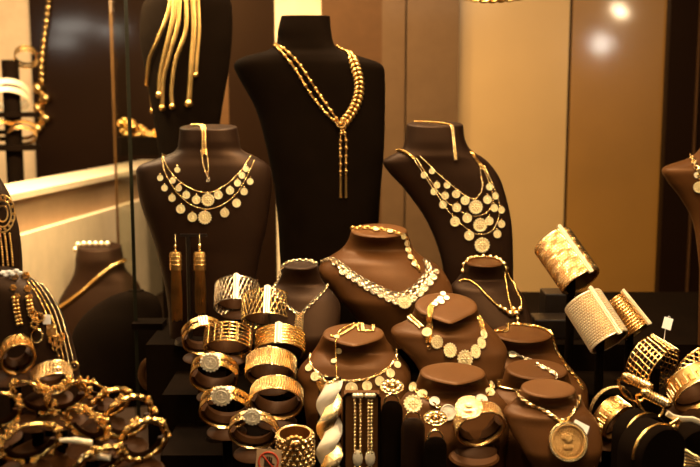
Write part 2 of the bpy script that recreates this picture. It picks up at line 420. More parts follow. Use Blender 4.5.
def coin_necklace(root, B, strands, coins, m='goldb', r=.0011, kind='bead', cm='coin'):
    for s_ in strands:
        mb = MB(); pn = path_on(B, s_, r*1.1); chain(mb, pn, kind, r); mb.build('chain', m, root)
    for c in coins:
        x, y, rp = c[:3]; coin_on(root, B, x, y, rp, c[3] if len(c) > 3 else 'coin', cm)
        p, n = onb(B, x, y-rp-.6); mb = MB(); torus(mb, p+n*.0014, RT, UP, TW, .0012, .0004, 8, 4); mb.build('jump_ring', m, root)
r1 = necklace('gold necklace with two rows of round coins on the left dark bust', T2, at=(205, 217))
coin_necklace(r1, T2, [[(163,157),(168,168),(178,180),(192,189),(207,192.5),(221,188),(233,179),(243,168),(250,157)], [(162,160),(166,174),(176,191),(190,204),(205,209),(221,205.5),(236,194),(246,178),(254,161)]],
 [(177.5,170,2.8),(173,180.6,3),(179,188,3.2),(186.5,195,3.8),(196.5,199.8,4.2),(208,199.8,5.6,'rosette'),(218.5,195,4.2),(230,190.5,4),(237.5,183,3.4),(242,175.5,3.2),(246,169,3),
  (160.6,178,3),(165,188,3.2),(172.4,198,3.6),(181,209,4.4),(192.6,217,4.6),(205,217.4,5.8,'rosette'),(224.7,212.7,4.4),(236.5,203,4.2),(244,191.5,3.6),(250,181.6,3.2)])
for x, y in ((164, 157), (252, 158)):
    p, n = onb(T2, x, y); mb = MB(); torus(mb, p+n*.002, RT, UP, TW, .0042, .0009, 3, 5); mb.build('triangle_link', 'goldb', r1)
b1 = necklace('slim gold bracelet with filigree plaque hanging from the left dark bust', T2, 'bracelet', cat='bracelet', at=(203, 140))
mb = MB(); pn = path_on(T2, [(192,126),(198,126),(203,128),(204,140),(205,155)], .0022); chain(mb, pn, 'plait', .0018, .0045); mb.build('filigree_plaque', 'gold', b1)
for dx in (-3, 3):
    mb = MB(); pn = path_on(T2, [(204+dx,150),(206+dx*.8,166),(208,178)], .0014); chain(mb, pn, 'bead', .0011); mb.build('chain', 'goldb', b1)
p, n = onb(T2, 208.5, 180); mb = MB(); torus(mb, p+n*.002, RT, UP, TW, .0022, .0007); mb.build('clasp_ring', 'silver', b1)

r2 = necklace('gold necklace with three swags of coins on the right dark bust', T3, at=(484, 240))
coin_necklace(r2, T3, [[(421,157),(430,166),(440,175.5),(459.5,191.5),(470,198),(477,197.5),(482,187),(479,163)], [(417,159),(431,181),(440,194),(452,206),(466,214),(477,216),(489,210),(492,193.5),(482,166)], [(415,161),(435,191.5),(446,208),(456,219),(470,231),(482,234.5),(494,228),(499,204),(484,166)]],
 [(432,171,3),(447,185,3.4),(456,194,4),(465,200.4,4.4),(475.5,207,6,'rosette'),(487,199.6,4.2),(489,187,3.4),
  (424,175,3.2),(437,185,3.2),(445,195.6,3.8),(456.6,207.5,4.4),(467,218,4.6),(480,225,6,'rosette'),(489,221,4.2),(494,208,3.8),(495,196,3.4),
  (434,191.5,3.4),(443,204.5,3.8),(455,221.5,4.8),(469,235.5,4.8),(482,245,6.6,'rosette'),(497,234,4),(501,224,3.8),(501,210,3.4)], cm='coin')
mb = MB(); pn = path_on(T3, [(397,151.5),(403,152),(409,155),(415,159)], .0024); chain(mb, pn, 'rope', .0022); mb.build('shoulder_rope', 'goldd', r2)
mb = MB(); pn = path_on(T3, [(470,152),(476,160),(484,170)], .002); chain(mb, pn, 'rope', .0022); mb.build('shoulder_rope', 'goldd', r2)
b2 = necklace('slim beaded gold bracelet draped over the neck of the right dark bust', T3, 'bracelet', cat='bracelet', at=(453, 127))
mb = MB(); pn = path_on(T3, [(415,122.5),(430,123),(448,125),(453,128),(454,140),(455,160)], .0016); chain(mb, pn, 'bead', .0014); mb.build('chain', 'goldd', b2)
mb = MB(); pn = path_on(T3, [(451,127),(453,140),(455.5,160)], .0030); chain(mb, pn, 'plait', .0016, .0028); mb.build('bracelet_front', 'goldb', b2)

# ================================================================== MIDDLE BUSTS
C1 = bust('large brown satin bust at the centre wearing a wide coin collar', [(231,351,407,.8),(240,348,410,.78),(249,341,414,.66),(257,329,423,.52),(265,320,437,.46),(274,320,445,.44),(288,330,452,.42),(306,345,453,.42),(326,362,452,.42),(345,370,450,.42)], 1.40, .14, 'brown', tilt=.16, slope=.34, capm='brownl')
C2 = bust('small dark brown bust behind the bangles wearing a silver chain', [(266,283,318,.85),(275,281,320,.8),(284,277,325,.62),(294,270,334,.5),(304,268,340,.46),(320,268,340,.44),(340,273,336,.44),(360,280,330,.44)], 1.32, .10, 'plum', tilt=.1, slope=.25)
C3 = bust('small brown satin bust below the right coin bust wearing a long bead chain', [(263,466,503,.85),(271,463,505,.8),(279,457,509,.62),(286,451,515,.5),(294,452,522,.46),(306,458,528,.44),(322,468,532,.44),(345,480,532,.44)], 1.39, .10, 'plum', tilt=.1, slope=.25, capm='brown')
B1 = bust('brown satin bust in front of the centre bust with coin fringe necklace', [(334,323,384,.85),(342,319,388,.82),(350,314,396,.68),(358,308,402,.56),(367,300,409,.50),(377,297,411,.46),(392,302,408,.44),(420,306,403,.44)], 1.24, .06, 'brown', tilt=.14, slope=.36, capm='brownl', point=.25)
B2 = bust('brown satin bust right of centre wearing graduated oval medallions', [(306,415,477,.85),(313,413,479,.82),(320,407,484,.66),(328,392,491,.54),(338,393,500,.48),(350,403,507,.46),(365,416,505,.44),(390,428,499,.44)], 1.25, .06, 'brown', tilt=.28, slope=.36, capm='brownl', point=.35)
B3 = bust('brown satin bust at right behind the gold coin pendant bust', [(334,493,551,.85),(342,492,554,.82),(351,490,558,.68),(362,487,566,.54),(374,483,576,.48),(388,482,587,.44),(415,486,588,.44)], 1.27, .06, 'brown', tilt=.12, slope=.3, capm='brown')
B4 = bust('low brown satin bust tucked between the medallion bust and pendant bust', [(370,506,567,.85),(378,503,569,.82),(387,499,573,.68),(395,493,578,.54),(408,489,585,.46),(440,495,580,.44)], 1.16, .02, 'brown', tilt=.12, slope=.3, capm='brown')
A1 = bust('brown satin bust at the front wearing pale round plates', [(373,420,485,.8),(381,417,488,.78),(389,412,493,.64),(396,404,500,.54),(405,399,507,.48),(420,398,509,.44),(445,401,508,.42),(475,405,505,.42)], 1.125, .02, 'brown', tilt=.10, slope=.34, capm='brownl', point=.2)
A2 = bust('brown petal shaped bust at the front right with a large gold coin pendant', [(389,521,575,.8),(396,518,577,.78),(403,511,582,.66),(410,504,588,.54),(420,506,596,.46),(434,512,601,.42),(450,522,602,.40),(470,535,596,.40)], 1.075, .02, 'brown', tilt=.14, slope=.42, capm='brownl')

# --- C2 silver chain
r = necklace('silver link chain with drop lattice on the small bust behind bangles', C2, at=(301, 315))
mb = MB()
for pts in ([(316,262.5),(304,261.5),(290,262.5),(282,269),(278,280),(274,290)], [(328,284),(322,293),(314,301),(306,309),(301,315)], [(274,290),(284,303),(294,311),(300,315)]):
    chain(mb, path_on(C2, pts, .0016), 'link', .0020)
mb.build('chain', 'silver', r)
mb = MB(); chain(mb, path_on(C2, [(300,314),(299.5,322),(299,334)], .002), 'weave', .0016, .0040); mb.build('lattice_drop', 'silver', r)
# --- C1 collar
r = necklace('silver gilt double link collar edged with round coins on centre bust', C1, at=(399, 294))
for pts in ([(320,263),(332,260),(342,265),(354,274),(366,281),(378,287),(392,293),(401,294),(412,289),(420,281),(427,271),(424,261)], [(333,263),(343,269),(355,278),(367,284.5),(379,290),(390,295),(402,297.5),(414,292.5),(422,285),(430,274),(428,264)]):
    mb = MB(); chain(mb, path_on(C1, pts, .0020), 'link', .0026); mb.build('chain', 'silver', r)
for x, y, q in ((343.5,272,3.8),(349.5,275.5,3.8),(355.5,279,3.8),(361.5,282.8,3.9),(367.5,287,3.9),(374.3,290.5,4),(381.5,294,4),(389,298,4.2),(396,300.5,4.4),(412.5,298.5,4.2),(419.5,293.5,3.8),(424.5,288.5,3.6),(429,283,3.5),(433,277.5,3.4),(435.5,272,3.2)):
    coin_on(r, C1, x, y, q, 'coin', 'silver', lift=.0018)
coin_on(r, C1, 404.5, 302.3, 6, 'rosette', 'coin', lift=.002, name='centre_rosette')
b = necklace('gold coin link bracelet draped over the neck of the centre bust', C1, 'bracelet', cat='bracelet', at=(405, 236))
mb = MB(); pn = path_on(C1, [(353,229.5),(366,229),(382,231),(396,234),(405,237),(407,246),(409,254),(415,264),(419,271)], .0022); chain(mb, pn, 'link', .0026); mb.build('chain', 'goldd', b)
for x, y in ((406,243),(407.5,251),(410,258.5),(414,265),(402,236),(390,233),(376,231)): coin_on(b, C1, x, y, 3, 'plain', 'coin', lift=.003)
# --- C3
r = necklace('gold bead rope with clustered beads on the small right bust', C3, at=(512, 314))
for pts in ([(460,282),(467,280),(478,287),(487,296),(496,305),(504,311),(512,316)], [(504,273),(506,285),(508,297),(511,309)], [(505,270),(512,282),(517,294),(521,303),(519,313)]):
    mb = MB(); chain(mb, path_on(C3, pts, .0018), 'bead', .0019); mb.build('bead_strand', 'gold', r)
for x, y, q in ((500,308,2.6),(505,311,3.2),(510,314.5,3.6),(516,314.5,3.6),(519.5,310,3),(513,310,2.6),(517,320,2.4),(517,324,1.8)):
    p, n = onb(C3, x, y); mb = MB(); mb.ball(p+n*.003, q*S(1.39), 10, 6); mb.build('bead', 'goldb', r)
b = necklace('gold ball bracelet lying round the neck top of the small right bust', C3, 'bracelet', cat='bracelet', at=(485, 261))
mb = MB(); pn = path_on(C3, [(464,272),(466,264),(472,259.5),(485,258),(497,260),(503,265),(505,273)], .0018); chain(mb, pn, 'bead', .0020)
for q in resample(pn, .011): mb.ball(q[0]+q[1]*.001, .0034, 8, 5)
mb.build('chain', 'goldb', b)
# --- B1
r = necklace('gold chain necklace with evenly spaced hanging coins on front left bust', B1, at=(352, 381))
coin_necklace(r, B1, [[(311,354),(310,362),(315,370),(325,377),(338,380),(353,381),(367,379),(379,374.5),(389,367),(395,358),(396,350)]],
 [(309.5,368,4),(315.5,376.6,4.6),(326,382,5.2),(351.5,388.6,6.2),(367,386,5),(379.5,381.3,4.8),(390,373.5,4.6),(397,365,3.8)], m='goldb', r=.0014, kind='rope')
b = necklace('thin gold charm bracelet looped over the front left bust top', B1, 'bracelet', cat='bracelet', at=(337, 340))
mb = MB(); pn = path_on(B1, [(331,337),(340,336),(352,329),(361,324.5),(370,324),(374,327)], .0016); chain(mb, pn, 'plait', .0014, .0022)
chain(mb, path_on(B1, [(362,323),(350,326),(341,331),(337,338),(336,352),(336.6,366),(336.8,380)], .0014), 'bead', .0013); mb.build('chain', 'gold', b)
for x, y, q in ((339,350,3.2),(334,362,3),(336.8,338,2.6)): coin_on(b, B1, x, y, q, 'plain', 'coin', lift=.002, name='charm')
# --- B2
r = necklace('gold necklace of graduated oval medallions with pierced side links', B2, at=(464, 359))
for x, y, q in ((427,333.5,5),(437,342,6),(450,350.8,6.6),(464.8,359,7.8),(475,352,6.2),(480.8,343.5,5.4),(483,335,4.2)):
    coin_on(r, B2, x, y, q, 'rosette', 'coin', lift=.002, sx=.86 if x < 470 else .72)
mb = MB(); chain(mb, path_on(B2, [(406,313.5),(413,320),(422,329)], .0022), 'plait', .0017, .0040); mb.build('side_link', 'goldb', r)
mb = MB(); chain(mb, path_on(B2, [(478,317),(481,325),(483,333)], .0022), 'weave', .0015, .0022); mb.build('side_link', 'gold', r)
mb = MB(); chain(mb, path_on(B2, [(424,331),(432,338),(443,347),(457,355),(465,358),(474,352),(481,343),(483,334)], .0014), 'bead', .0013); mb.build('chain', 'gold', r)
b = necklace('gold coin bracelet hanging from the top of the medallion bust', B2, 'bracelet', cat='bracelet', at=(430, 311))
for x, y in ((443,294.8),(446.5,299),(440,299.5),(437,302.5),(434.5,305.5),(441.5,303)): coin_on(b, B2, x, y, 3, 'plain', 'pale', lift=.002)
mb = MB(); chain(mb, path_on(B2, [(437,302),(431,308),(430,318),(429.5,330),(429,342)], .0022), 'weave', .0013, .0028); mb.build('chain', 'gold', b)
p, n = onb(B2, 429.5, 348); mb = MB(); torus(mb, p+n*.002, RT, UP, TW, .0022, .0007); mb.build('clasp_ring', 'gold', b)
# --- B3
r = necklace('gold rope chain running down the right edge of the rear brown bust', B3, at=(560, 362))
mb = MB(); chain(mb, path_on(B3, [(493,328.5),(505,325.5),(520,325.5),(537,328),(549,333),(553,342),(557,353),(565,366),(575,378),(584,391)], .0018), 'rope', .0020); mb.build('chain', 'gold', r)
b = necklace('silver gilt bracelet of round discs across the neck of rear brown bust', B3, 'bracelet', cat='bracelet', at=(520, 355))
mb = MB(); chain(mb, path_on(B3, [(506,351),(515,355),(525,360),(538,363)], .002), 'link', .0023); mb.build('chain', 'silver', b)
mb = MB(); chain(mb, path_on(B4, [(537,366),(546,370),(555,375),(556,381),(556,386)], .002), 'link', .0023); mb.build('chain', 'silver', b)
for BB, x, y in ((B3,512.5,355.5),(B3,527,361),(B4,543,369.5),(B4,552,374)): coin_on(b, BB, x, y, 3.8 if x < 520 else 2.8, 'plain', 'silver', lift=.003)
# --- B4
r = necklace('smooth gold collar round the neck of the low tucked bust', B4, at=(515, 389))
mb = MB(); chain(mb, path_on(B4, [(499,386.5),(507,388.5),(516,389.5),(530,391)], .0016), 'tube', .0014); mb.build('collar', 'goldb', r)
mb = MB(); p, n = onb(B4, 496, 381); mb.box((-.0045, -.0045, 0), (.0045, .0045, .002), (p+n*.001, RT, UP, TW)); mb.ball(p+n*.003, .0026, 8, 5); mb.build('square_clasp', 'gold', r)
# --- A1
r = necklace('necklace of pale gold discs and rosettes on the front brown bust', A1, at=(448, 412))
for x, y, q, k in ((414,387.5,4.4,'rosette'),(422.6,395,4.6,'rosette'),(434.6,402.6,5.4,'plain'),(448,412.6,8,'plain'),(463,412,6,'rosette'),(481,401,6.2,'plain'),(489.5,393,4.4,'rosette'),(491,385,3.6,'rosette')):
    coin_on(r, A1, x, y, q, k, 'frost' if k == 'plain' else 'coin', lift=.002)
mb = MB(); chain(mb, path_on(A1, [(411,383),(417,391),(427,399),(440,408),(456,414),(470,410),(482,401),(490,391),(492,381)], .0016), 'link', .0022); mb.build('chain', 'gold', r)
# --- A2
r = necklace('large antique gold coin pendant on a beaded chain, front right bust', A2, at=(567, 442))
mb = MB(); chain(mb, path_on(A2, [(516,389.5),(520,396),(533,405),(547,414),(560,421),(566,420),(572,413),(577,405),(577.5,396)], .0020), 'rope', .0023); mb.build('chain', 'goldb', r)
p, n = onb(A2, 567, 442); nn = (n+TW*.6).normalized(); put_coin(r, p+nn*.0045, nn, 18*S(1.08), 'big', 'coind', 'coin_pendant')
mb = MB(); u_ = (UP-nn*UP.dot(nn)).normalized(); torus(mb, p+nn*.006, u_.cross(nn), u_, nn, 18.4*S(1.08), .0016, 44, 6); mb.build('coin_rim', 'goldb', r)
mb = MB(); q, n2 = onb(A2, 563, 423); torus(mb, q+n2*.004, RT, UP, TW, .0042, .0014, 12, 6, .9); mb.build('bail', 'goldb', r)
def card(label, px, py, Y, w, h, ang, m='paper', lean=.2, name='price_tag', cat='price tag'):
    c = P(px, py, Y); s = S(Y); Z = (TW+UP*lean).normalized(); a = math.radians(ang)
    X = RT*math.cos(a)+UP*math.sin(a); X = (X-Z*X.dot(Z)).normalized(); Yv = Z.cross(X)
    mb = MB(); mb.box((-w*s/2, -h*s/2, -.0006), (w*s/2, h*s/2, .0006), (c, X, Yv, Z)); torus(mb, c+Yv*(h*s*.5+.001), X, Yv, Z, .0014, .0003, 8, 4)
    return tag(mb.build(name, m, smooth=False), label, cat), (c, X, Yv, Z, s)
p, n = onb(A2, 580, 428)
mb = MB(); Z = (n+TW*.3).normalized(); X = (RT-UP*.5); X = (X-Z*X.dot(Z)).normalized(); mb.box((-.009, -.006, 0), (.009, .006, .0008), (p+Z*.0012, X, Z.cross(X), Z)); tag(mb.build('price_tag', 'paper', smooth=False), 'blank white price tag tucked behind the large coin pendant', 'price tag')

# ================================================================== BANDS
def bframe(px, py, Y, ax, spin=0):
    c = P(px, py, Y); Z = (RT*ax[0]+UP*ax[1]+TW*ax[2]).normalized()
    v = UP if abs(Z.dot(UP)) < .95 else TW
    Yv = (v-Z*v.dot(Z)).normalized(); X = Yv.cross(Z); a = math.radians(spin)
    return c, X*math.cos(a)+Yv*math.sin(a), Yv*math.cos(a)-X*math.sin(a), Z
def bp(F, R, th, h, oval=1.): c, X, Y, Z = F; return c + X*(R*math.cos(th)) + Y*(R*oval*math.sin(th)) + Z*h
def ringpath(F, R, h, n=56, oval=1.): return [bp(F, R, 2*PI*k/n, h, oval) for k in range(n)]
def band(label, px, py, Y, Rp, wp, ax, style='plain', spin=0, orn=(), m='gold', group='gold bangles on the left', oval=1., name='bangle', cat='bangle', hold='pad', base=.02, open_=None, seed=0, paddle=True, holdm='holder', rt=None):
    """Rp radius and wp band width in pixels at depth Y; ax the band axis as (right, up, towards viewer)"""
    s = S(Y); R = Rp*s; w = wp*s; F = bframe(px, py, Y, ax, spin); c, X, Yv, Z = F
    lowpt = bp(F, R, 0, 0)
    root = thing(name, label, cat, c, group)
    lin = MB(); mb = MB(); t = .0011; rn = random.Random(seed+int(px*7+py))
    ov = oval
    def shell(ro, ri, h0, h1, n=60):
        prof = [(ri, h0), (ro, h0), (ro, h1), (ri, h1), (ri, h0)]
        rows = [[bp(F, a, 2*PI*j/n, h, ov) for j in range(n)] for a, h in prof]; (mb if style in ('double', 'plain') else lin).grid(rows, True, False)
    tube = lambda p, r, closed=True, n=6: mb.tube(p, r, n, closed)
    for h in (-w/2, w/2) if style not in ('charm', 'thin', 'knuckle') else (): tube(ringpath(F, R, h, 56, ov), t*.95)
    if style == 'lattice':
        nn = 32
        for k in range(nn):
            for sg in (-1, 1):
                tube([bp(F, R, 2*PI*(k/nn + sg*2.2/nn*q/4), -w/2+w*q/4, ov) for q in range(5)], .0007, False, 5)
            mb.ball(bp(F, R*1.005, 2*PI*(k+.8)/nn, 0, ov), .0013, 6, 4)
    elif style == 'slots':
        for q in range(1, 5): tube(ringpath(F, R, -w/2+w*q/5, 48, ov), .00085)
        for k in range(9): tube([bp(F, R*1.01, 2*PI*(k+.5)/9, h*w/2, ov) for h in (-1, 0, 1)], .0016, False)
        for k in range(4):
            tube([bp(F, R*1.01, PI/2+(k-1.5)*.32, h*w/2, ov) for h in (-1, 0, 1)], .0016, False)
    elif style == 'slotsmany':
        for q in range(1, 6): tube(ringpath(F, R, -w/2+w*q/6, 48, ov), .0010)
        for k in range(26): tube([bp(F, R, 2*PI*(k+.5*h)/26, h*w/2, ov) for h in (-1, 0, 1)], .0010, False)
    elif style == 'slats':
        nn = 34
        for k in range(nn): tube([bp(F, R, 2*PI*(k+.35*q)/nn, -w/2+w*q/2, ov) for q in range(3)], .0011, False, 5)
        tube(ringpath(F, R, 0, 48, ov), .0007)
    elif style == 'ribs':
        shell(R-.0004, R-t-.0004, -w/2, w/2)
        k = max(3, int(w/.0042))
        for q in range(1, k): tube(ringpath(F, R+.0003, -w/2+w*q/k, 56, ov), .0011)
        for q in range(k):
            for j in range(30): mb.ball(bp(F, R+.0008, 2*PI*(j+.5*(q % 2))/30, -w/2+w*(q+.5)/k, ov), .0009, 5, 3)
    elif style == 'beads':
        shell(R-.0004, R-t-.0004, -w/2, w/2); k = max(2, round(w/.0034)); nn = int(2*PI*R/.0034)
        for q in range(k):
            for j in range(nn): mb.ball(bp(F, R, 2*PI*(j+.5*(q % 2))/nn, -w/2+w*(q+.5)/k, ov), .0017, 6, 4)
    elif style == 'bigbeads':
        shell(R-.001, R-t-.001, -w/2, w/2); k = 6; nn = 18
        for q in range(k):
            for j in range(nn): mb.ball(bp(F, R+.0006, 2*PI*(j+.5*(q % 2))/nn, -w/2+w*(q+.5)/k, ov), .0031, 8, 5)
            mb.tube(ringpath(F, R, -w/2+w*q/k, 56, ov), .0008, 5, True)
    elif style == 'leaf':
        shell(R, R-t, -w/2, w/2); nn = 62
        for k in range(nn):
            for sg in (-1, 1): tube([bp(F, R+.0006, 2*PI*(k+.7*abs(q))/nn, sg*w/2*q, ov) for q in (.02, .5, .98)], .00105, False, 5)
    elif style == 'rows':       # several fine rows of twisted wire
        k = max(3, round(w/.0028)); shell(R-.0006, R-t-.0006, -w/2, w/2)
        k = max(3, round(w/.0036))
        for q in range(k):
            nn = 150; h = -w/2+w*(q+.5)/k
            mb.tube([bp(F, R+.0002, 2*PI*j/nn, h, ov) for j in range(nn)], [.0008+.0012*abs(math.sin(PI*j/3+q*.8)) for j in range(nn)], 6, True)
    elif style == 'double':     # two bands joined
        g = w*.22; 
        for a, b in ((-w/2, -g/2), (g/2, w/2)):
            shell(R, R-t, a, b)
            for q in (a+(b-a)*.25, (a+b)/2, a+(b-a)*.75): tube(ringpath(F, R+.0003, q, 56, ov), .0008)
        for j in range(40): mb.ball(bp(F, R, 2*PI*j/40, 0, ov), .0011, 5, 3)
    elif style == 'plain':
        shell(R, R-t, -w/2, w/2); tube(ringpath(F, R+.0004, 0, 56, ov), w*.2)
    elif style == 'thin': mb.tube(ringpath(F, R, 0, 64, ov), rt or .0014, 8, True)
    elif style == 'charm':
        mb.tube(ringpath(F, R, 0, 64, ov), rt or .0016, 8, True)
        for j in range(int(2*PI*R/.0032)):
            a = 2*PI*j*.0032/(2*PI*R)
            if math.sin(a*2.5+seed) > -.35:
                for q in range(3): mb.ball(bp(F, R+rn.uniform(-.001, .0042), a, rn.uniform(-.0042, .0042), ov), rn.uniform(.0013, .0030), 7, 4)
    elif style == 'knuckle':
        n_ = 96; mb.tube([bp(F, R, 2*PI*k/n_, 0, ov) for k in range(n_)], [rt*(.8+.55*abs(math.sin(k*PI*14/n_))) for k in range(n_)], 8, True)
        for a in (.25, .9, 2.1, 3.6):
            for q in range(9): mb.ball(bp(F, R+rn.uniform(-.001, .004), a+rn.uniform(-.16, .16), rn.uniform(-.004, .004), ov), rn.uniform(.0016, .0032), 7, 4)
    elif style == 'greek':
        shell(R, R-t, -w/2, w/2); nn = 22
        for k in range(nn):
            a = 2*PI*k/nn; st = 2*PI/nn
            mb.tube([bp(F, R+.0006, a+st*u, w*v, ov) for u, v in ((0, -.28), (0, .28), (.6, .28), (.6, -.05), (.3, -.05))], .0008, 4)
    mb.build('band', m, root)
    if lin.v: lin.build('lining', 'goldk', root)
    for o in orn:
        k, th = o[0], math.radians(o[1]); rad = (bp(F, 1, th, 0, ov)-c).normalized(); tan = Z.cross(rad)
        if k == 'clasp':
            mb = MB(); sz = (o[2] if len(o) > 2 else 4)*s; mb.box((-sz/2, -w*.56, -.0005), (sz/2, w*.56, .0028), (bp(F, R, th, 0, ov), tan, Z, rad))
            mb.tube([bp(F, R, th, 0, ov)+rad*.0028+Z*(w*u) for u in (-.57, 0, .57)], sz*.30, 8); mb.build('clasp', 'pale', root)
        elif k == 'plate':
            mb = MB(); sz = (o[2] if len(o) > 2 else 8)*s; mb.box((-sz/2, -w*.55, -.0005), (sz/2, w*.55, .0018), (bp(F, R, th, 0, ov), tan, Z, rad))
            for q in range(3): mb.tube([bp(F, R, th, 0, ov)+rad*.002+tan*(sz*(q-1)*.3)+Z*(w*u) for u in (-.5, 0, .5)], .0007, 5)
            mb.build('plate', 'goldb', root)
        elif k == 'coin':
            r_ = o[2]*s; hz = (o[3] if len(o) > 3 else 0)*s; nv = (rad*.55 + Z).normalized()
            put_coin(root, bp(F, R, th, 0, ov)+rad*.003+Z*(hz+w*.5), nv, r_, 'rosette', 'frost', 'coin_face'); put_coin(root, bp(F, R, th, 0, ov)+rad*.003+nv*r_*.14+Z*(hz+w*.5), nv, r_*.72, 'coin', 'frost', 'coin_face')
        elif k == 'flower':
            r_ = o[2]*s; mb = MB()
            for a in range(7): q = bp(F, R, th, 0, ov)+rad*.002+tan*(math.cos(a*.9)*r_*.6)+Z*(math.sin(a*.9)*r_*.6); mb.ball(q, r_*.42, 8, 5)
            mb.ball(bp(F, R, th, 0, ov)+rad*.004, r_*.45, 8, 5); mb.build('flower', 'goldb', root)
    if hold:
        hold_band(F, R-t, w, base, label, hold, ov, s, paddle, holdm)
    return F, R, w, root
HL = {}
def hold_band(F, R, w, base, label, hold, ov, s, paddle, hm):
    c, X, Y, Z = F
    dn = Vector((0, 0, -1)); d = dn - Z*dn.dot(Z); d = d.normalized() if d.length > .05 else -Y
    low = c + d*R
    e = c - Z*(w*.5)
    foot = Vector((low.x, low.y, base)) if hold == 'pad' else Vector((e.x, e.y, base))
    lab = 'display holder under the ' + label
    ws = lab.split()
    t = thing('bangle_holder', ' '.join(ws[:16]), 'bangle holder', foot, 'holders under the bangles')
    mb = MB()
    if hold == 'pad':           # C-shaped cushion inside the band
        Rr = R; wd = w*.5; c = c - Z*(w*.32); F = (c, X, Y, Z)
        prof = [(-wd, Rr-.0035), (-wd, Rr-.0008), (-wd*.6, Rr), (wd*.6, Rr), (wd, Rr-.0008), (wd, Rr-.0035), (0, Rr-.0065)]
        th0 = math.atan2(d.dot(Y), d.dot(X)); k = 30; rows = []
        for j in range(k+1):
            a = th0-1.5+3.0*j/k; rows.append([bp(F, r_, a, h, ov) for h, r_ in prof])
        mb.grid(rows, True, False, True, True); mb.build('cushion', hm, t)
    else:
        mb.lathe([(0, -w*.47), (R*.97, -w*.47), (R, -w*.45), (R, -w*.12), (R*.9, -w*.10), (0, -w*.10)], c, X, Y*ov, Z, 40); mb.build('cushion', hm, t)
    mb = MB()
    if hold == 'pad':
        top = low - d*.002; pc = low + dn*.010 + Vector((0, -.008, 0))
        mb.tube([top, low+dn*.004, pc+Vector((0, .004, 0))], .0028, 8)
        if pc.z > base+.01:
            mb.tube([pc, Vector((pc.x, pc.y+.004, (pc.z+base)/2)), Vector((pc.x, pc.y+.006, base))], .006, 10)
            mb.lathe([(0, .004), (.014, .004), (.016, 0)], Vector((pc.x, pc.y+.006, base)), Vector((1, 0, 0)), Vector((0, 1, 0)), Vector((0, 0, 1)), 20)
        mb.build('stem', 'velvet', t)
        if paddle and pc.z > base+.006:
            mb = MB(); Zp = Vector((0, -.30, 1)).normalized(); Xp = Vector((1, 0, 0)); Yp = Zp.cross(Xp)
            mb.lathe([(0, 0), (.019, 0), (.0215, .0016), (.019, .0034), (0, .0040)], pc, Xp*1.15, Yp*.85, Zp, 30); mb.build('paddle', hm, t)
    else:
        q = c - Z*(w*.3) if Z.z > 0 else c + Z*(w*.2)
        mb.tube([q, Vector((q.x, q.y+.004, max(base+.01, q.z-R*.7))), Vector((q.x, q.y+.004, base))], .006, 10)
        mb.lathe([(0, .005), (.018, .005), (.020, 0)], Vector((q.x, q.y+.004, base)), Vector((1, 0, 0)), Vector((0, 1, 0)), Vector((0, 0, 1)), 20); mb.build('stem', 'velvet', t)

def AX(deg, yaw=0):      # front face tipped down by deg from the line of sight, turned by yaw
    a = math.radians(deg); y = math.radians(yaw); return (math.sin(y), -math.sin(a)*math.cos(y), math.cos(a)*math.cos(y))
GL = 'gold bangles on the left'
band('openwork lattice gold cuff at the top of the left bangle cluster', 237, 297, 1.36, 22.5, 25, AX(60, 2), 'lattice', orn=[('clasp', 90, 5)], base=.10, m='silver')
band('lattice gold cuff with bright clasp, second from cluster top', 267, 311, 1.30, 25.5, 27, AX(60, 0), 'lattice', orn=[('clasp', 86, 6)], base=.10)
band('double gold bangle with square clasp at the cluster left edge', 203, 336, 1.27, 21, 12, AX(40, 14), 'double', orn=[('plate', 96, 9)], base=.06)
band('slotted openwork gold cuff in the middle of the left cluster', 228, 341, 1.235, 24, 20, AX(58, 0), 'slots', base=.06)
band('ribbed gold cuff with upright clasp at the cluster right edge', 280, 344, 1.255, 25, 20, AX(58, 0), 'ribs', orn=[('clasp', 90, 7)], base=.06)
band('gold bangle with coin face, upper of three on cluster left', 214.5, 374, 1.20, 24, 14, AX(42, 0), 'double', orn=[('coin', 92, 9)], base=.06)
band('textured gold bangle with small clasp in the cluster right column', 271, 368, 1.205, 25, 19, AX(52, 0), 'leaf', m='goldb', orn=[('plate', 90, 4)], base=.06)
band('gold bangle with coin face, middle of three coin bangles', 225.5, 408, 1.14, 26, 14, AX(42, 0), 'double', orn=[('coin', 92, 9.5)], base=.02)
band('wide textured gold bangle without clasp, lowest of the cluster right column', 276.5, 398, 1.145, 26.5, 16, AX(42, 0), 'leaf', m='goldb', base=.02)
band('slim gold bangle with pale coin face, lowest of the coin bangles', 253.5, 430, 1.09, 25, 10, AX(40, 0), 'double', orn=[('coin', 88, 8)], base=.02, m='goldb')
# beaded cuff seen upright
F, R, w, cuffroot = band('wide pearl beaded gold cuff with flower beside the no touching card', 295, 449, 1.06, 18, 36, (0, .96, .28), 'bigbeads', orn=[], m='goldb', hold='core', base=.02)
mb = MB()
for k in range(9):
    q = P(295+math.cos(k*.7)*7, 441+math.sin(k*.7)*3.6, 1.034); mb.ball(q+TW*.001, .0032, 8, 5)
mb.build('flower', 'goldd', cuffroot)
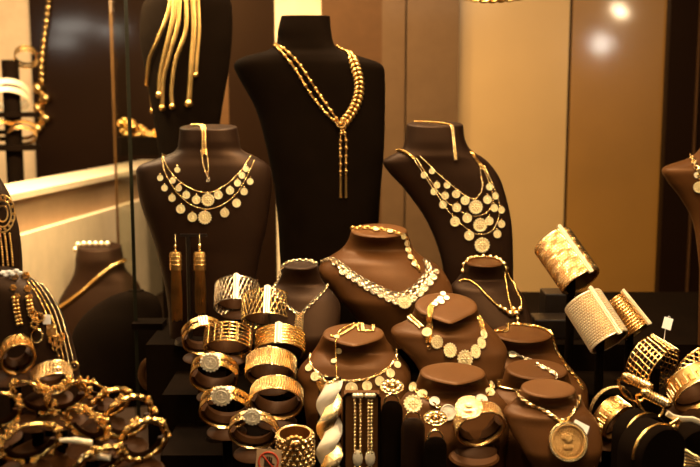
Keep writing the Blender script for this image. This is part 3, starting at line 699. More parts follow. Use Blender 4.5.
# sign card
o, (c, X, Yv, Z, s) = card('no touching sign card with red crossed circle and black hand', 268.5, 462, 1.02, 26, 26, -4, 'cardt', lean=.1, name='sign_card', cat='sign')
root = o; off = ROOT[o.name]
mb = MB(); torus(mb, c+Z*.0009, X, Yv, Z, 10*s, .0011, 36, 5); mb.tube([c+Z*.0009+X*(-7*s)+Yv*(7*s), c+Z*.0009+X*(7*s)+Yv*(-7*s)], .0010, 5); a = mb.build('crossed_circle', 'red', o); a['label'] = 'red crossed circle printed on the card'
mb = MB(); mb.box((-4.5*s, -5*s, 0), (4*s, 2*s, .0008), (c+Z*.0006, X, Yv, Z))
for k in range(4): mb.box(((-4.5+2.2*k)*s, 1.5*s, 0), ((-2.9+2.2*k)*s, (5+(k in (1, 2)))*s, .0008), (c+Z*.0006, X, Yv, Z))
mb.box((4*s, -3*s, 0), (6.5*s, -1*s, .0008), (c+Z*.0006, X, Yv, Z)); a = mb.build('hand_symbol', 'ink', o); a['label'] = 'black hand symbol inside the circle'

# ================================================================== CENTRE FRONT
# braided wide bracelet on a leaning board
Yb = 1.085
t = thing('bracelet_stand', 'dark leaning board behind the frosted braided bracelet', 'display stand', P(329, 560, Yb))
mb = MB(); a0 = P(318, 384, Yb+.012); a1 = P(341, 384, Yb+.012); bb = .02
mb.box((a0.x, -.004, bb), (a1.x, .004, a0.z), (Vector((0, Yb+.010, 0)), Vector((1, 0, 0)), Vector((0, 1, 0)), Vector((0, .34, 1)))); mb.v = [Vector((v.x, v.y-.34*.115+.01, v.z)) for v in mb.v]; mb.build('board', 'velvet', t, smooth=False)
mb = MB(); mb.box((a0.x, Yb+.004, bb), (a1.x, Yb+.05, bb+.006)); mb.build('foot', 'velvet', t, smooth=False)
r = thing('bracelet', 'wide frosted pale gold bracelet of two twisted ribbons', 'bracelet', P(329, 420, Yb))
def twist(ph, m, nm):
    mb = MB(); s = S(Yb); rows = []
    n = 90; per = 48.
    for i in range(n+1):
        y = 381 + i*(96/n); a = 2*PI*(y-381)/per + ph
        cx = 329.5 + 4.6*math.cos(a); hw = 9.2; zf = math.sin(a)*.0042
        c = P(cx, y, Yb-.006+(467-y)*.00035); row = []
        for j in range(9):
            u = -1+j/4; row.append(c + RT*(u*hw*s) + TW*(zf + .0028*(1-u*u)))
        for j in range(8, -1, -1):
            u = -1+j/4; row.append(c + RT*(u*hw*s) + TW*(zf - .0008))
        rows.append(row)
    mb.grid(rows, True, False, True, True)
    return mb.build(nm, m, r)
twist(0, 'frost', 'smooth_ribbon'); twist(PI, 'goldb', 'sanded_ribbon')
mb = MB(); p = P(329, 381, Yb+.022)
for k in range(7): mb.ball(p+RT*((k-3)*.0034)+UP*(.003*math.cos(k)), .0026, 8, 5)
mb.build('clasp', 'goldb', r)
# tan card with bead strands
Yb = 1.085; s = S(Yb)
t = thing('bracelet_box', 'upright tan padded box front carrying two beaded strands', 'display stand', P(361.5, 560, Yb))
c0 = P(361.5, 432, Yb); mb = MB(); zt_ = P(361, 394, Yb).z
x0 = P(344, 394, Yb).x; x1 = P(379.5, 394, Yb).x; mb.box((x0, Yb, .02), (x1, Yb+.015, zt_)); mb.build('panel', 'brownl', t, smooth=False)
mb = MB(); mb.tube([Vector((x0, Yb, .02)), Vector((x0, Yb, zt_-.004)), Vector((x0+.004, Yb, zt_)), Vector((x1-.004, Yb, zt_)), Vector((x1, Yb, zt_-.004)), Vector((x1, Yb, .02))], .0018, 8); mb.build('frame', 'velvet', t)
for nm, xs, lb in (('bracelet', (355, 360.5), 'double strand gold bead bracelet, left one on the tan padded box'), ('bracelet', (368.5, 371.8), 'narrow gold bead bracelet, right one on the tan padded box')):
    r = thing(nm, lb, 'bracelet', P(xs[0], 397, Yb-.002))
    for x in xs:
        mb = MB(); pn = [(P(x, y, Yb-.0022), TW) for y in range(397, 480)]; chain(mb, pn, 'bead', .0021); mb.build('bead_strand', 'goldb', r)
    mb = MB(); p = P(sum(xs)/2, 395.5, Yb-.003)
    for k in (-1, 0, 1): mb.ball(p+RT*(k*.0038), .0030, 8, 5)
    mb.build('clasp', 'pale', r)
    mb = MB(); p = P(sum(xs)/2, 458, Yb-.003); mb.ball(p, 1, 10, 6, (RT*.006, UP*.010, TW*.002)); mb.build('end_plate', 'pale', r)
# ring fingers
def finger(label, xl, xr, ytop, Y, lab2, kind, rp, ry, m='velvet', base=.02):
    c = P((xl+xr)/2, ytop, Y); a = (P(xr, ytop, Y).x-P(xl, ytop, Y).x)/2
    t = thing('ring_stand', label, 'ring stand', Vector((c.x, Y, base)))
    rows = []; n = 28
    for f, dz in ((.05, 0), (.45, .0007), (.75, .003), (.93, .007), (1., .013)): rows.append([Vector((c.x+a*f*math.cos(2*PI*j/n), Y+a*.62*f*math.sin(2*PI*j/n), c.z-dz)) for j in range(n)])
    rows.append([Vector((c.x+a*math.cos(2*PI*j/n), Y+a*.62*math.sin(2*PI*j/n), base)) for j in range(n)])
    mb = MB(); mb.grid(rows, True, False, True, True); mb.build('post', m, t)
    mb = MB(); mb.tube([Vector((c.x+a*1.0*math.cos(2*PI*j/n), Y+a*.62*math.sin(2*PI*j/n), base+.004)) for j in range(n)], .002, 6, True); mb.build('base', m, t)
    r = thing('ring', lab2, 'ring', Vector((c.x, Y, c.z)))
    s = S(Y); q = P((xl+xr)/2, ry, Y-.004); nv = (TW*.9+UP*.5).normalized()
    mb = MB(); torus(mb, Vector((c.x, Y, c.z-.001)), RT, UP, TW, .0085, .0013, 24, 6); mb.build('band', 'goldb', r)
    if kind == 'flower':
        mb = MB(); u = (UP-nv*UP.dot(nv)).normalized()
        for k in range(9): mb.ball(q+RT*(math.cos(k*.7)*rp*s*.72)+u*(math.sin(k*.7)*rp*s*.45), 1, 8, 5, (RT*rp*s*.33, u*rp*s*.24, nv*.0025))
        torus(mb, q, RT, u, nv, rp*s, .0012, 28, 5, .66); mb.ball(q+nv*.002, rp*s*.25, 8, 5); mb.build('flower_head', 'goldb', r)
    else: put_coin(r, q, nv, rp*s, kind, 'coin', 'coin_head')
finger('tall black ring finger left of the coin ring stand', 381, 403, 401, 1.085, 'large gold flower ring on the tall black finger', 'flower', 11.5, 386.5)
finger('brown ring finger between the two flower rings', 401, 425, 418, 1.07, 'round gold coin ring above the brown ring finger', 'rosette', 8.5, 404, m='darksat')
finger('short black ring finger in front of the brown ring finger', 424, 447, 437, 1.05, 'oval gold flower ring on the short black finger', 'flower', 11.5, 418)
# medallion watch style bangle on oval paddle
F, R, w, mesh_root = band('gold mesh bangle with large coin medallion on an oval paddle', 479, 424, 1.06, 25.5, 15, (.18, -.58, .76), 'beads', orn=[], m='goldb', base=.02, group=None)
put_coin(mesh_root, P(469, 408, 1.042), (TW+UP*.6-RT*.2), 13*S(1.04), 'big', 'goldb', 'coin_face', sx=1.1)
mb = MB(); c = P(474, 458, 1.055); Zp = Vector((0, -.25, 1)).normalized(); Yp = Zp.cross(Vector((1, 0, 0)))
mb.lathe([(0, -.002), (.026, -.002), (.0285, .001), (.026, .0035), (0, .004)], c, Vector((1, 0, 0)), Yp*.72, Zp, 40); mb.tube([c, Vector((c.x, c.y, .02))], .008, 12); tag(mb.build('oval_paddle', 'brown'), 'oval brown satin paddle under the medallion bangle', 'display paddle')

# ================================================================== RIGHT CLUSTER
GR = 'gold cuffs on the right'
def cuff(label, px, py, Y, Rp, Lp, dirx, diry, tw, style, orn, m='gold', base=.10, hm='holder'):
    L = math.hypot(dirx, diry); k = math.sqrt(1-tw*tw); return band(label, px, py, Y, Rp, Lp/k, (dirx/L*k, diry/L*k, tw), style, orn=orn, m=m, group=GR, hold='core', base=base, holdm=hm, name='cuff', cat='cuff bracelet')
cuff('tall gold cuff tilted left, topmost of the right stack', 566.5, 261, 1.30, 20.5, 47, 26, -45, .46, 'rows', [('clasp', 112, 5)], m='goldb', base=.10)
cuff('broad beaded gold cuff directly below the topmost tilted cuff', 596, 321, 1.23, 20.5, 45, 25, -47, .46, 'beads', [('clasp', 112, 5)], m='pale', base=.06)
cuff('shorter ribbed gold cuff tucked behind the broad beaded cuff', 626, 316, 1.33, 15.5, 36, 25, -36, .36, 'ribs', [('clasp', 108, 5)], base=.10)
band('openwork slotted gold cuff with a white tag at right', 652, 364, 1.20, 25, 27, (.62, -.42, .66), 'slotsmany', orn=[('plate', 70, 14)], base=.06, group=GR, name='cuff', cat='cuff bracelet', hold='core')
band('latticed gold cuff cut by the right edge, rear one', 705, 372, 1.18, 30, 20, (.35, -.62, .70), 'lattice', base=.06, group=GR, name='cuff', cat='cuff bracelet')
band('greek key gold cuff at the right edge, front one', 697, 386, 1.12, 30, 20, (.28, -.70, .66), 'greek', base=.02, group=GR, name='cuff', cat='cuff bracelet', m='goldb')
band('engraved gold cuff with pointed end right of the coin pendant', 612, 418, 1.13, 20, 18, (.60, -.45, .66), 'greek', orn=[('plate', 62, 8)], base=.02, group=GR, name='cuff', cat='cuff bracelet')
band('thin polished gold bangle arching behind the engraved cuff', 612, 412, 1.165, 27, 3, (.35, -.15, .92), 'plain', orn=[('plate', 70, 7)], base=.06, group=GR, m='goldb', hold='pad')
band('thin polished gold bangle, inner arch beside the coil bangle', 616, 426, 1.15, 26, 3, (.40, -.10, .91), 'plain', base=.02, group=GR, m='goldb')
o, _ = card('blank white price tag standing on the slotted cuff', 667.5, 323.5, 1.20, 9, 12, -18)
mb = MB(); mb.tube([P(665.5, 328, 1.20), P(664, 340, 1.20)], .0005, 4); a = mb.build('string', 'paper', o)
def coil(label, x0, y0, x1, y1, Y, r_):
    a = P(x0, y0, Y); b = P(x1, y1, Y); t = thing('coil_bangle', label, 'bangle', (a+b)/2, 'gold coil bangles')
    ax = (b-a).normalized(); N = ax.orthogonal().normalized(); Bn = ax.cross(N); L = (b-a).length; mb = MB(); k = 9; path = []
    for i in range(k*12+1):
        q = i/(k*12); path.append(a+ax*(L*q)+(N*math.cos(2*PI*i/12)+Bn*math.sin(2*PI*i/12))*r_*.8)
    mb.tube(path, r_*.27, 6); mb.build('coil', 'goldb', t)
    mb = MB(); mb.tube([a-ax*.002, b+ax*.002], r_*.75, 12)
    for p in (a, b): mb.ball(p, r_*.95, 12, 6)
    mb.build('core_bar', 'gold', t)
    c = (a+b)/2; mb = MB(); Rb = L*.62; cc = c - Vector((0, 0, Rb*.55)) + Vector((0, .02, 0)); dx = Vector((ax.x, ax.y, ax.z)); 
    mb.tube([a + (b-a)*0 + Vector((0, 0, 0))] + [cc + dx*(-math.cos(u)*Rb) + Vector((0, .012, -1)).normalized()*(math.sin(u)*Rb) for u in [k*PI/12 for k in range(13)]] + [b], .0018, 8); mb.build('hoop', 'gold', t)
coil('gold bangle with coiled wire front, upper of the coil pair', 626, 377, 649, 387, 1.13, .0062)
coil('gold bangle with coiled wire front, lower of the coil pair', 645, 393, 667, 404, 1.09, .0062)
def drum(label, px, py, Y, Rp, depth, yaw, lab2, base=.02, m='velvet'):
    s = S(Y); R = Rp*s; c = P(px, py, Y); a = math.radians(yaw); Z = Vector((math.sin(a), -math.cos(a), .0)); X = Vector((math.cos(a), math.sin(a), 0)); Yv = Vector((0, 0, 1))
    mb = MB(); n = 30; rows = []
    for f, dz in ((.0, depth/2), (.93, depth/2), (1, depth/2-.003), (1, -depth/2+.003), (.93, -depth/2), (0, -depth/2)):
        row = [c + Z*dz + X*(R*f*math.cos(PI*j/n)) + Yv*(R*f*math.sin(PI*j/n)) for j in range(n+1)]
        row += [Vector((c.x, c.y, base)) + Z*dz - X*(R*f), Vector((c.x, c.y, base)) + Z*dz + X*(R*f)] if f else [Vector((c.x, c.y, base))+Z*dz]*2
        rows.append(row)
    mb.grid(rows, True, False); o = tag(mb.build('bangle_block', m), label, 'display block', 'round topped black blocks')
    if lab2:
        r = thing('bangle', lab2, 'bangle', c+Yv*R, 'thin bangles over black blocks')
        mb = MB(); k = 36; rows = []
        for h, rr in ((-.002, R+.0002), (-.0015, R+.0016), (.0015, R+.0016), (.002, R+.0002)):
            rows.append([c + Z*(depth*.22+h) + X*(rr*math.cos(PI*j/k)) + Yv*(rr*math.sin(PI*j/k)) for j in range(k+1)])
        mb.grid(rows, False, True); mb.build('band', 'gold', r)
drum('black round topped block in front of the engraved cuff', 640, 436, 1.10, 26, .035, 25, 'thin gold bangle over the block behind the front round block')
drum('foremost black round topped block at lower right', 652, 452, 1.05, 32, .04, 25, 'thin gold bangle over the foremost round topped block')
drum('black round topped block at the right frame edge', 690, 449, 1.08, 28, .04, 15, None)
# gold clip bracelets bottom right
r = thing('bracelet', 'gold link bracelet with knot clasp above the right block', 'bracelet', P(680, 420, 1.04))
mb = MB(); mb.tube([P(x, y, 1.045) for x, y in ((667, 413), (673, 417), (682, 419), (692, 419), (702, 423), (712, 430))], .0032, 8, flat=.6); mb.build('strap', 'pale', r)
mb = MB(); mb.tube([P(x, y, 1.04) for x, y in ((679, 419), (671, 424), (669, 431), (676, 430), (681, 421))], .0020, 8); mb.ball(P(674, 427, 1.04), .004, 8, 5); mb.build('knot_clasp', 'gold', r)
r = thing('hair_pin', 'gold leaf shaped ornament at the bottom right corner', 'ornament', P(690, 460, 1.02))
mb = MB()
for k in range(6): a = P(684.5, 450+k*4, 1.02); mb.tube([a, P(694, 456+k*2.5, 1.015), P(704, 460+k*1.6, 1.02)], .0020, 6)
mb.build('leaf_blades', 'goldb', r)
# black display boxes behind cuffs
for (xl, xr, yt, Y, z0, lb) in ((546, 570, 294, 1.50, .14, 'small black box standing behind the topmost gold cuff'), (536, 582, 320, 1.42, .14, 'wide black box in front of the small black box')):
    a = P(xl, yt, Y); b_ = P(xr, yt, Y); o = slab('display_box', a.x, b_.x, Y, Y+.05, z0, a.z, 'blackg'); bv = o.modifiers.new('b', 'BEVEL'); bv.width = .002; bv.segments = 2; tag(o, lb, 'display box')
# far right bust
R1 = bust('brown bust cut by the right frame edge with a gold clasp', [(120,708,748,.8),(145,703,752,.7),(158,690,766,.5),(168,664,790,.4),(180,667,795,.38),(200,682,790,.38),(225,694,780,.38),(270,700,775,.4)], 1.42, .14, 'brown', tilt=.1, slope=.15, exp=.85)
r = necklace('gold clasp and disc hanging on the bust at the right edge', R1, at=(696, 170))
mb = MB(); chain(mb, path_on(R1, [(692,158),(695,166),(699,174),(703,182)], .003), 'link', .0032); mb.build('chain', 'goldb', r); coin_on(r, R1, 699, 187, 5, 'rosette', 'coin'); coin_on(r, R1, 697, 175, 3, 'plain', 'pale')

# ================================================================== EARRINGS
Ye = 1.40; s = S(Ye)
t = thing('earring_stand', 'black T-shaped stand holding the long tassel earrings', 'earring stand', P(188, 400, Ye+.006))
mb = MB(); q = P(188, 235, Ye); mb.box((P(174, 0, Ye).x, Ye-.003, q.z-.0025), (P(202, 0, Ye).x, Ye+.003, q.z+.0015)); mb.build('bar', 'blackg', t, smooth=False)
mb = MB(); mb.tube([q, Vector((q.x, Ye, .14))], .0035, 10); mb.build('pole', 'blackg', t)
mb = MB(); mb.lathe([(0, .006), (.022, .006), (.024, 0), (0, 0)], Vector((q.x, Ye, .14)), Vector((1, 0, 0)), Vector((0, 1, 0)), Vector((0, 0, 1)), 24); mb.build('foot', 'blackg', t)
for x, yb, lb in ((175.5, 320, 'long gold tassel earring, left one of the pair on the stand'), (199.5, 313, 'long gold tassel earring, right one of the pair on the stand')):
    Yt = Ye-.007; r = thing('tassel_earring', lb, 'earring', P(x, 236, Yt), 'pair of tassel earrings')
    mb = MB(); mb.tube([P(x, 234, Yt+.004), P(x, 238, Yt), P(x, 252, Yt)], .0008, 6); mb.ball(P(x, 246, Yt), .0028, 10, 6); mb.ball(P(x, 250, Yt), .0020, 10, 6); mb.build('hook', 'goldb', r)
    mb = MB(); h0 = P(x, 252, Yt); h1 = P(x, 270, Yt); mb.lathe([(0, h0.z), (.0070, h0.z), (.0085, h0.z-.002), (.0088, h1.z), (0, h1.z)], Vector((h0.x, Yt, 0)), Vector((1, 0, 0)), Vector((0, .7, 0)), Vector((0, 0, 1)), 20)
    for k in range(3): torus(mb, Vector((h0.x, Yt, h0.z-.006-k*.006)), RT, Vector((0, 1, 0)), Vector((0, 0, 1)), .0088, .0008, 18, 5, .7)
    mb.build('tassel_cap', 'goldd', r)
    mb = MB(); hb = P(x, yb, Yt).z
    for k in range(20):
        a = 2*PI*k/20; mb.tube([Vector((h0.x+.0062*math.cos(a), Yt+.0042*math.sin(a), h1.z+.001)), Vector((h0.x+.0076*math.cos(a), Yt+.005*math.sin(a), (h1.z+hb)/2)), Vector((h0.x+.0072*math.cos(a+.2), Yt+.005*math.sin(a), hb+random.uniform(-.002, .003)))], .0009, 5)
    mb.build('tassel', 'goldd', r)

# ================================================================== LEFT FOREGROUND
L1 = bust('dark oval bust at the left frame edge with filigree earring', [(150,-52,-14,.8),(165,-58,-8,.6),(178,-80,-1,.45),(195,-86,9,.4),(215,-84,15,.4),(240,-80,20,.4),(275,-76,22,.4),(320,-70,20,.4)], 1.12, .02, 'darksat', tilt=.1, slope=.08, exp=.85)
r = necklace('gold filigree drop with bead tassels on the left edge bust', L1, 'pendant', cat='pendant', at=(3, 215))
mb = MB(); p, n = onb(L1, 2, 214)
for k in range(3): torus(mb, p+n*.003, RT, UP, n, .006+.004*k, .0010, 20, 5, 1.5)
for k in range(14): mb.ball(p+n*.004+RT*(math.cos(k*.449)*.012)+UP*(math.sin(k*.449)*.018), .0018, 6, 4)
mb.build('filigree', 'goldd', r)
for x in (2, 6.5, 11):
    mb = MB(); chain(mb, path_on(L1, [(x-2,234),(x,250),(x+1.5,268)], .002), 'bead', .0015); mb.build('bead_tassel', 'goldd', r)
L2 = bust('dark brown sloping bust at left hung with fine chains', [(274,-45,18,.8),(281,-55,32,.65),(290,-60,45,.55),(304,-64,56,.5),(322,-66,65,.48),(345,-66,73,.46),(380,-60,80,.46),(420,-55,82,.46)], 1.045, .02, 'darksat', tilt=.1, slope=.10)
for k, lb in enumerate(('fine gold chain, innermost on the left sloping bust', 'fine gold chain, second on the left sloping bust', 'fine silver chain, third on the left sloping bust', 'fine silver chain along the outer edge of left bust')):
    r = necklace(lb, L2, at=(45+k*5, 320)); r['group'] = 'fine chains on the left bust'
    mb = MB(); o_ = k*4.5; chain(mb, path_on(L2, [(27+o_*.9,282),(35+o_*.95,293),(44+o_,310),(51+o_,330),(57+o_,352),(60+o_,366)], .0012), 'bead', .0010); mb.build('chain', 'gold' if k < 2 else 'silver', r)
    if k == 3: p, n = onb(L2, 73, 366); mb = MB(); torus(mb, p+n*.002, RT, UP, TW, .0045, .0010); mb.build('clasp_ring', 'goldd', r)
r = necklace('ornate gold flower brooch chain with square locket on left bust', L2, at=(30, 320))
for x, y, q in ((14,279,4.5),(25,278,5),(13,289,4),(27,290,4.5),(17,297,4),(29,298,4)):
    p, n = onb(L2, x, y); mb = MB()
    for k in range(6): mb.ball(p+n*.003+RT*(math.cos(k*1.05)*q*.6*S(1))+UP*(math.sin(k*1.05)*q*.6*S(1)), q*.34*S(1), 7, 4)
    mb.ball(p+n*.004, q*.34*S(1), 7, 4); mb.build('flower', 'goldd', r)
for pts in ([(15,298),(17,310),(20,325)], [(28,298),(31,312),(36,322)]):
    mb = MB(); chain(mb, path_on(L2, pts, .003), 'plait', .0024, .0035); mb.build('chain_drop', 'goldd', r)
for x, y, q in ((32,314,6),(39,318,6.5),(34,325,5.5),(52,340,6.5),(58,344,5.5),(60,337,5),(54,348,4)):
    p, n = onb(L2, x, y); mb = MB()
    for k in range(7): mb.ball(p+n*(.003+.001*(k % 3))+RT*(math.cos(k*.9)*q*.6*S(1))+UP*(math.sin(k*.9)*q*.6*S(1)), q*.33*S(1), 7, 4)
    mb.build('cluster', 'gold', r)
p, n = onb(L2, 51.5, 330); mb = MB(); mb.box((-.005, -.006, 0), (.005, .006, .0025), (p+n*.001, RT, UP, TW)); torus(mb, p+n*.005, RT, UP, TW, .0028, .0008); mb.build('square_locket', 'goldd', r)
p, n = onb(L2, 36.5, 336); mb = MB(); torus(mb, p+n*.003, RT, UP, TW, .006, .0010, 20, 5, 1.2); mb.build('hoop', 'gold', r)
mb = MB(); p, n = onb(L2, 10, 272)
for k in range(6): mb.ball(P(2+k*3.6, 273-(k*.6)+(k % 2)*3, 1.03)-TW*0, 1, 7, 4, (RT*.0032, UP*.0022, TW*.001))
mb.box((-.009, -.002, -.0006), (.009, .003, .0006), (P(10, 273, 1.032), RT, UP, TW)); tag(mb.build('price_tag', 'paper'), 'crumpled white tag on top of the left sloping bust', 'price tag')
p, n = onb(L2, 46, 320); mb = MB(); mb.box((-.004, -.005, 0), (.004, .005, .001), (p+n*.004, RT, UP, TW)); tag(mb.build('price_tag', 'paper', smooth=False), 'tiny white tag beside the square locket', 'price tag')

GB = 'gold bracelets in the left foreground pile'
def fb(label, px, py, Y, Rp, wp, ax, style, **k):
    k.setdefault('m', 'gold'); return band(label, px, py, Y, Rp, wp, ax, style, group=GB, base=.02, name='bracelet', cat='bracelet', **k)
fb('wide pierced gold cuff at far left above the bead bracelets', 17, 355, .955, 16.5, 16, (.42, -.50, .75), 'greek', oval=1.15)
fb('ribbed gold band across the middle of the foreground pile', 52, 378, .955, 20, 15, (.30, -.75, .58), 'slats', m='goldb')
fb('gold bangle with bead clusters left of the ribbed band', 32, 397, .93, 22, 4, (-.30, -.60, .75), 'charm', seed=1)
fb('gold flower bead bracelet in the pile centre', 66, 396, .93, 21, 4, (.5, -.62, .60), 'charm', seed=2)
fb('gold bangle with knuckled segments resting right of pile centre', 110, 403, .96, 21, 4, (.50, -.66, .56), 'knuckle', seed=3, rt=.0024)
fb('gold bangle with dragon head ends, right of the pile', 128, 417, .93, 26, 4, (.52, -.50, .69), 'knuckle', seed=4, rt=.0024)
fb('thick gold bangle at the right end of the foreground pile', 143, 440, .90, 25, 4, (.50, -.46, .73), 'knuckle', seed=5, rt=.0028)
fb('gold bead bracelet in the front of the pile centre', 86, 424, .90, 23, 4, (-.35, -.62, .70), 'charm', seed=6, rt=.002)
fb('large gold bead bangle in the lower left corner', 30, 442, .86, 29, 4, (.42, -.66, .62), 'charm', seed=7, rt=.0022)
fb('gold bead bangle cut by the left frame edge', -2, 410, .90, 22, 4, (.3, -.5, .8), 'charm', seed=8)
fb('gold charm bracelet at the bottom edge of the pile', 100, 461, .86, 24, 4, (.45, -.72, .52), 'knuckle', seed=9, rt=.0028)
fb('small gold twist bracelet behind the dragon head bangle', 92, 389, 1.0, 16, 4, (-.25, -.75, .6), 'charm', seed=10)
for (a, b_, Y, lb) in (((60, 440), (92, 443), .86, 'gold open bangle end pointing left in the front pile'), ((82, 456), (110, 458), .85, 'gold open bangle end below the front pile centre')):
    mb = MB(); mb.tube([P(*a, Y), P((a[0]+b_[0])/2, (a[1]+b_[1])/2-1, Y), P(*b_, Y)], [.0016, .0030, .0030], 8); tag(mb.build('open_bangle', 'pale'), lb, 'bangle', GB)
# cushions the pile lies on
for (px, py, Y, a, b_, lb) in ((40, 448, .93, .045, .040, 'brown satin cushion under the lower left bangles'), (120, 452, .96, .042, .035, 'dark satin cushion under the pile right end'), (75, 420, 1.02, .05, .035, 'dark satin cushion behind the pile centre')):
    c = P(px, py, Y); t = MB(); h = c.z-.02
    prof = [(1.0, 0), (1.02, .3), (.95, .75), (.7, .96), (.3, 1.03), (.02, 1.04)]
    t.lathe([(a*r_, z*h) for r_, z in prof], Vector((c.x, c.y+.01, .02)), Vector((1, 0, 0)), Vector((0, b_/a, 0)), Vector((0, 0, 1)), 36); tag(t.build('cushion', 'brown' if px == 40 else 'darksat'), lb, 'cushion')

# ================================================================== BACKGROUND LEFT
G1 = bust('out of focus brown bust with a gold collar behind the glass divider', [(247,78,121,.85),(258,76,123,.8),(270,75,126,.65),(280,71,136,.5),(290,65,141,.46),(305,58,144,.44),(340,54,146,.44)], 1.95, -.02, 'plum', tilt=.12, slope=.2)
r = necklace('blurred flat gold collar on the out of focus bust', G1, at=(95, 288))
mb = MB(); chain(mb, path_on(G1, [(60,308),(70,301),(84,290),(98,277),(112,266),(125,260)], .002), 'tube', .0045); mb.build('collar', 'gold', r)
b = necklace('blurred pale bracelet lying on the out of focus bust top', G1, 'bracelet', cat='bracelet', at=(95, 245))
mb = MB(); chain(mb, path_on(G1, [(68,248),(76,244),(88,241),(100,240),(112,240)], .004), 'bead', .006); mb.build('chain', 'pale', b)
G2 = bust('dark rounded bust shoulder in front of the out of focus bust', [(291,128,144,.8),(296,112,155,.6),(306,95,161,.5),(320,80,163,.5),(340,71,164,.5),(380,66,164,.5)], 1.66, -.02, 'velvet', tilt=0, slope=.2)
r = thing('ring_display', 'brown curled ring display in the shadow beside the dark shoulder', 'ring display', P(151, 395, 1.50))
mb = MB(); c = P(151, 374, 1.50); torus(mb, c, RT, UP, TW, .014, .0075, 28, 12, 1.45); mb.ball(c, 1, 12, 8, (RT*.012, UP*.02, TW*.006)); mb.build('curl', 'brown', r)
mb = MB(); mb.box((-.024, -.02, 0), (.024, .02, 1.), (Vector((c.x, c.y, .14)), Vector((1, 0, 0)), Vector((0, 1, 0)), Vector((0, 0, max(.01, c.z-.034-.14))))); mb.build('base', 'velvet', r, smooth=False)
# upper left hanging bust with gold leaves
G3 = bust('tall black bust at upper left hung with gold leaf strips', [(-60,168,212,.8),(-35,165,216,.7),(-10,152,226,.45),(8,142,232,.38),(40,140,232,.38),(75,146,228,.38),(110,152,222,.38),(160,160,215,.4)], 1.80, .14, 'velvet', slope=.05)
r = necklace('gold necklace of long flat leaf strips on the upper left bust', G3, at=(165, 60))
for pts, w_ in (([(172,-5),(168,15),(158,40),(150,60),(148,85),(147,112)], .0032), ([(176,-5),(173,20),(166,50),(161,75),(160,96)], .0040), ([(180,0),(178,25),(170,55),(164,80),(163,108)], .0036), ([(186,-5),(186,30),(176,60),(172,90),(173,108)], .0036), ([(193,-5),(194,30),(192,60),(189,104)], .0045), ([(198,-5),(199,30),(197,60),(196,75)], .0030)):
    mb = MB(); pn = path_on(G3, pts, .003, .003); mb.tube([p for p, n in pn], w_, 6, flat=.4); mb.ball(pn[-1][0], w_*1.7, 8, 5)
    mb.build('leaf_strip', 'goldd', r)
# gold nugget cluster
r = thing('brooch', 'blurred gold nugget cluster on a black pad at upper left', 'brooch', P(140, 140, 1.9)); mb = MB(); rn = random.Random(3)
for k in range(30): mb.ball(P(121+k*1.5, 128+rn.uniform(-9, 9)*(1-k/45)+k*.3, 1.9+rn.uniform(-.005, .005)), rn.uniform(.006, .013), 7, 4)
mb.build('nuggets', 'goldd', r)
mb = MB(); a = P(118, 137, 1.9); b_ = P(168, 141, 1.9); mb.box((a.x, 1.885, a.z-.035), (b_.x, 1.94, a.z)); mb.box((b_.x-.02, 1.91, -.02), (b_.x-.008, 1.922, a.z-.03)); tag(mb.build('display_shelf', 'velvet', smooth=False), 'black shelf on a post under the gold nugget cluster', 'display shelf')
# hanging bead necklace & blurred bangles far left
def zline(x0, y0, x1, y1, Y, n=24): return [(P(x0+(x1-x0)*k/n, y0+(y1-y0)*k/n, Y), TW) for k in range(n+1)]
r = thing('necklace', 'long gold bead chain hanging against the lacquer panel at upper left', 'necklace', P(44, -40, 2.94))
mb = MB(); chain(mb, zline(56, -60, 42, 60, 2.951) + zline(42, 60, 42, 128, 2.951), 'bead', .0098); mb.build('bead_strand', 'gold', r)
mb = MB()
for k in range(5): mb.ball(P(38+(k % 2)*8, 88+k*10, 2.94), .016, 10, 6)
mb.build('bead_cluster', 'gold', r)
t = thing('bracelet_tree', 'dark tiered stand with blurred bangles at the far left', 'display stand', P(12, 330, 2.3))
mb = MB(); q = P(10, 60, 2.3); mb.tube([Vector((q.x, 2.3, -.02)), q], .02, 12); mb.build('pole', 'velvet', t)
mb = MB(); 
for y in (112, 145): 
    c = P(8, y, 2.3); mb.lathe([(0, 0), (.075, 0), (.075, -.012), (0, -.012)], c, Vector((1, 0, 0)), Vector((0, .5, 0)), Vector((0, 0, 1)), 30)
mb.build('tier', 'velvet', t)
for px, py, Rp, a, lb, m_ in ((26, 57, 11, 50, 'blurred pale gold cuff on the top of the far left stand', 'goldb'), (8, 98, 20, 60, 'blurred wide gold bangle on the upper tier at far left', 'pale'), (22, 133, 14, 60, 'blurred gold bangle on the lower tier at far left', 'goldb'), (2, 127, 16, 65, 'blurred gold bangle cut by the frame on the lower tier', 'gold')):
    band(lb, px, py, 2.3, Rp, Rp*.8, AX(a, 10), 'double', hold=None, group='blurred bangles at far left', m=m_)
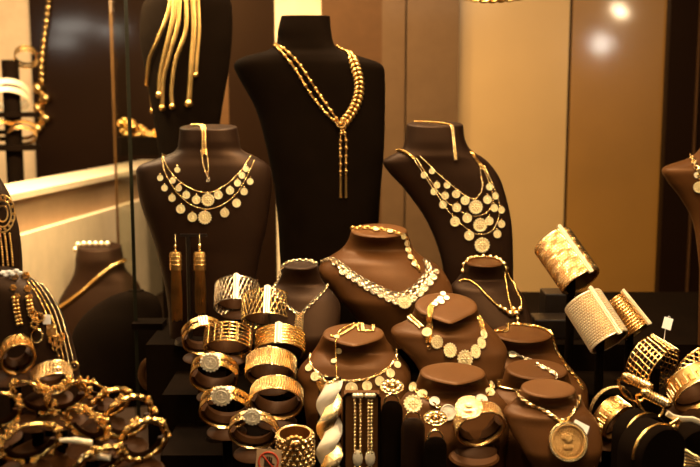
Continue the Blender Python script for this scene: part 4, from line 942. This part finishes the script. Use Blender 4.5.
# gold fragment at the top edge
r = thing('bracelet', 'gold rope bracelet end hanging in from the top edge', 'bracelet', P(490, -4, 1.5)); mb = MB()
chain(mb, [(P(462+k*2.4, -3+3.5*math.sin(k/25*PI), 1.5), TW) for k in range(26)], 'rope', .004); mb.build('rope', 'goldd', r)
mb = MB(); mb.tube([P(462, -3, 1.5), P(462, -400, 1.5)], .0006, 5); mb.tube([P(522, -3, 1.5), P(522, -400, 1.5)], .0006, 5); mb.build('hanging_wire', 'goldd', r)

# ================================================================== LIGHT
def area(name, loc, tgt, sx, sy, e, col=(1, .75, .45)):
    l = bpy.data.lights.new(name, 'AREA'); l.shape = 'RECTANGLE'; l.size = sx; l.size_y = sy; l.energy = e; l.color = col
    o = bpy.data.objects.new(name, l); COL.objects.link(o); o.location = loc
    o.rotation_euler = (Vector(tgt)-Vector(loc)).to_track_quat('-Z', 'Y').to_euler(); return o
area('strip_light_top', (.05, 1.24, 1.10), (0, 1.22, .2), 1.3, .06, 22)
area('strip_light_back', (.05, 1.46, 1.15), (0, 1.44, .2), 1.0, .05, 2.0)
area('wall_fill', (.45, 1.95, 1.45), (.35, 2.25, .45), .8, .1, 2.1)  # unseen light added to brighten the back wall panels
area('left_bay_light', (-.95, 1.75, 1.3), (-.85, 2.3, .2), .5, .3, 10)
area('left_bay_fill', (-.55, 1.72, .85), (-.72, 2.3, .15), .3, .08, 17)  # extra unseen fill, added to lift the cream board behind the blurred bust
for k, (x, y, z, e) in enumerate(((-.55, .70, 1.05, 1.3), (-.20, .62, 1.1, 1.0), (.20, .62, 1.1, 1.0), (.60, .70, 1.05, 1.5), (.95, 1.0, .8, 1.3), (-.9, .9, .8, 1.3))):
    area('glint_fill_%s' % 'abcdef'[k], (x, y, z), (x*.4, 1.15, .2), .05, .05, e)  # small unseen lights added to put hot glints on the gold
area('front_fill', (.2, -1.0, 1.0), (0, 1.3, .3), 1.2, .10, 1.3)  # added frontal fill, gives the gold facing the camera something to reflect
w = bpy.data.worlds.new('world'); sc.world = w; w.use_nodes = True
w.node_tree.nodes['Background'].inputs[0].default_value = (.10, .05, .022, 1); w.node_tree.nodes['Background'].inputs[1].default_value = .08
sc.view_settings.view_transform = 'Standard'; sc.view_settings.look = 'None'; sc.view_settings.gamma = 1; sc.view_settings.use_curve_mapping = False
sc.view_settings.exposure = 0.5
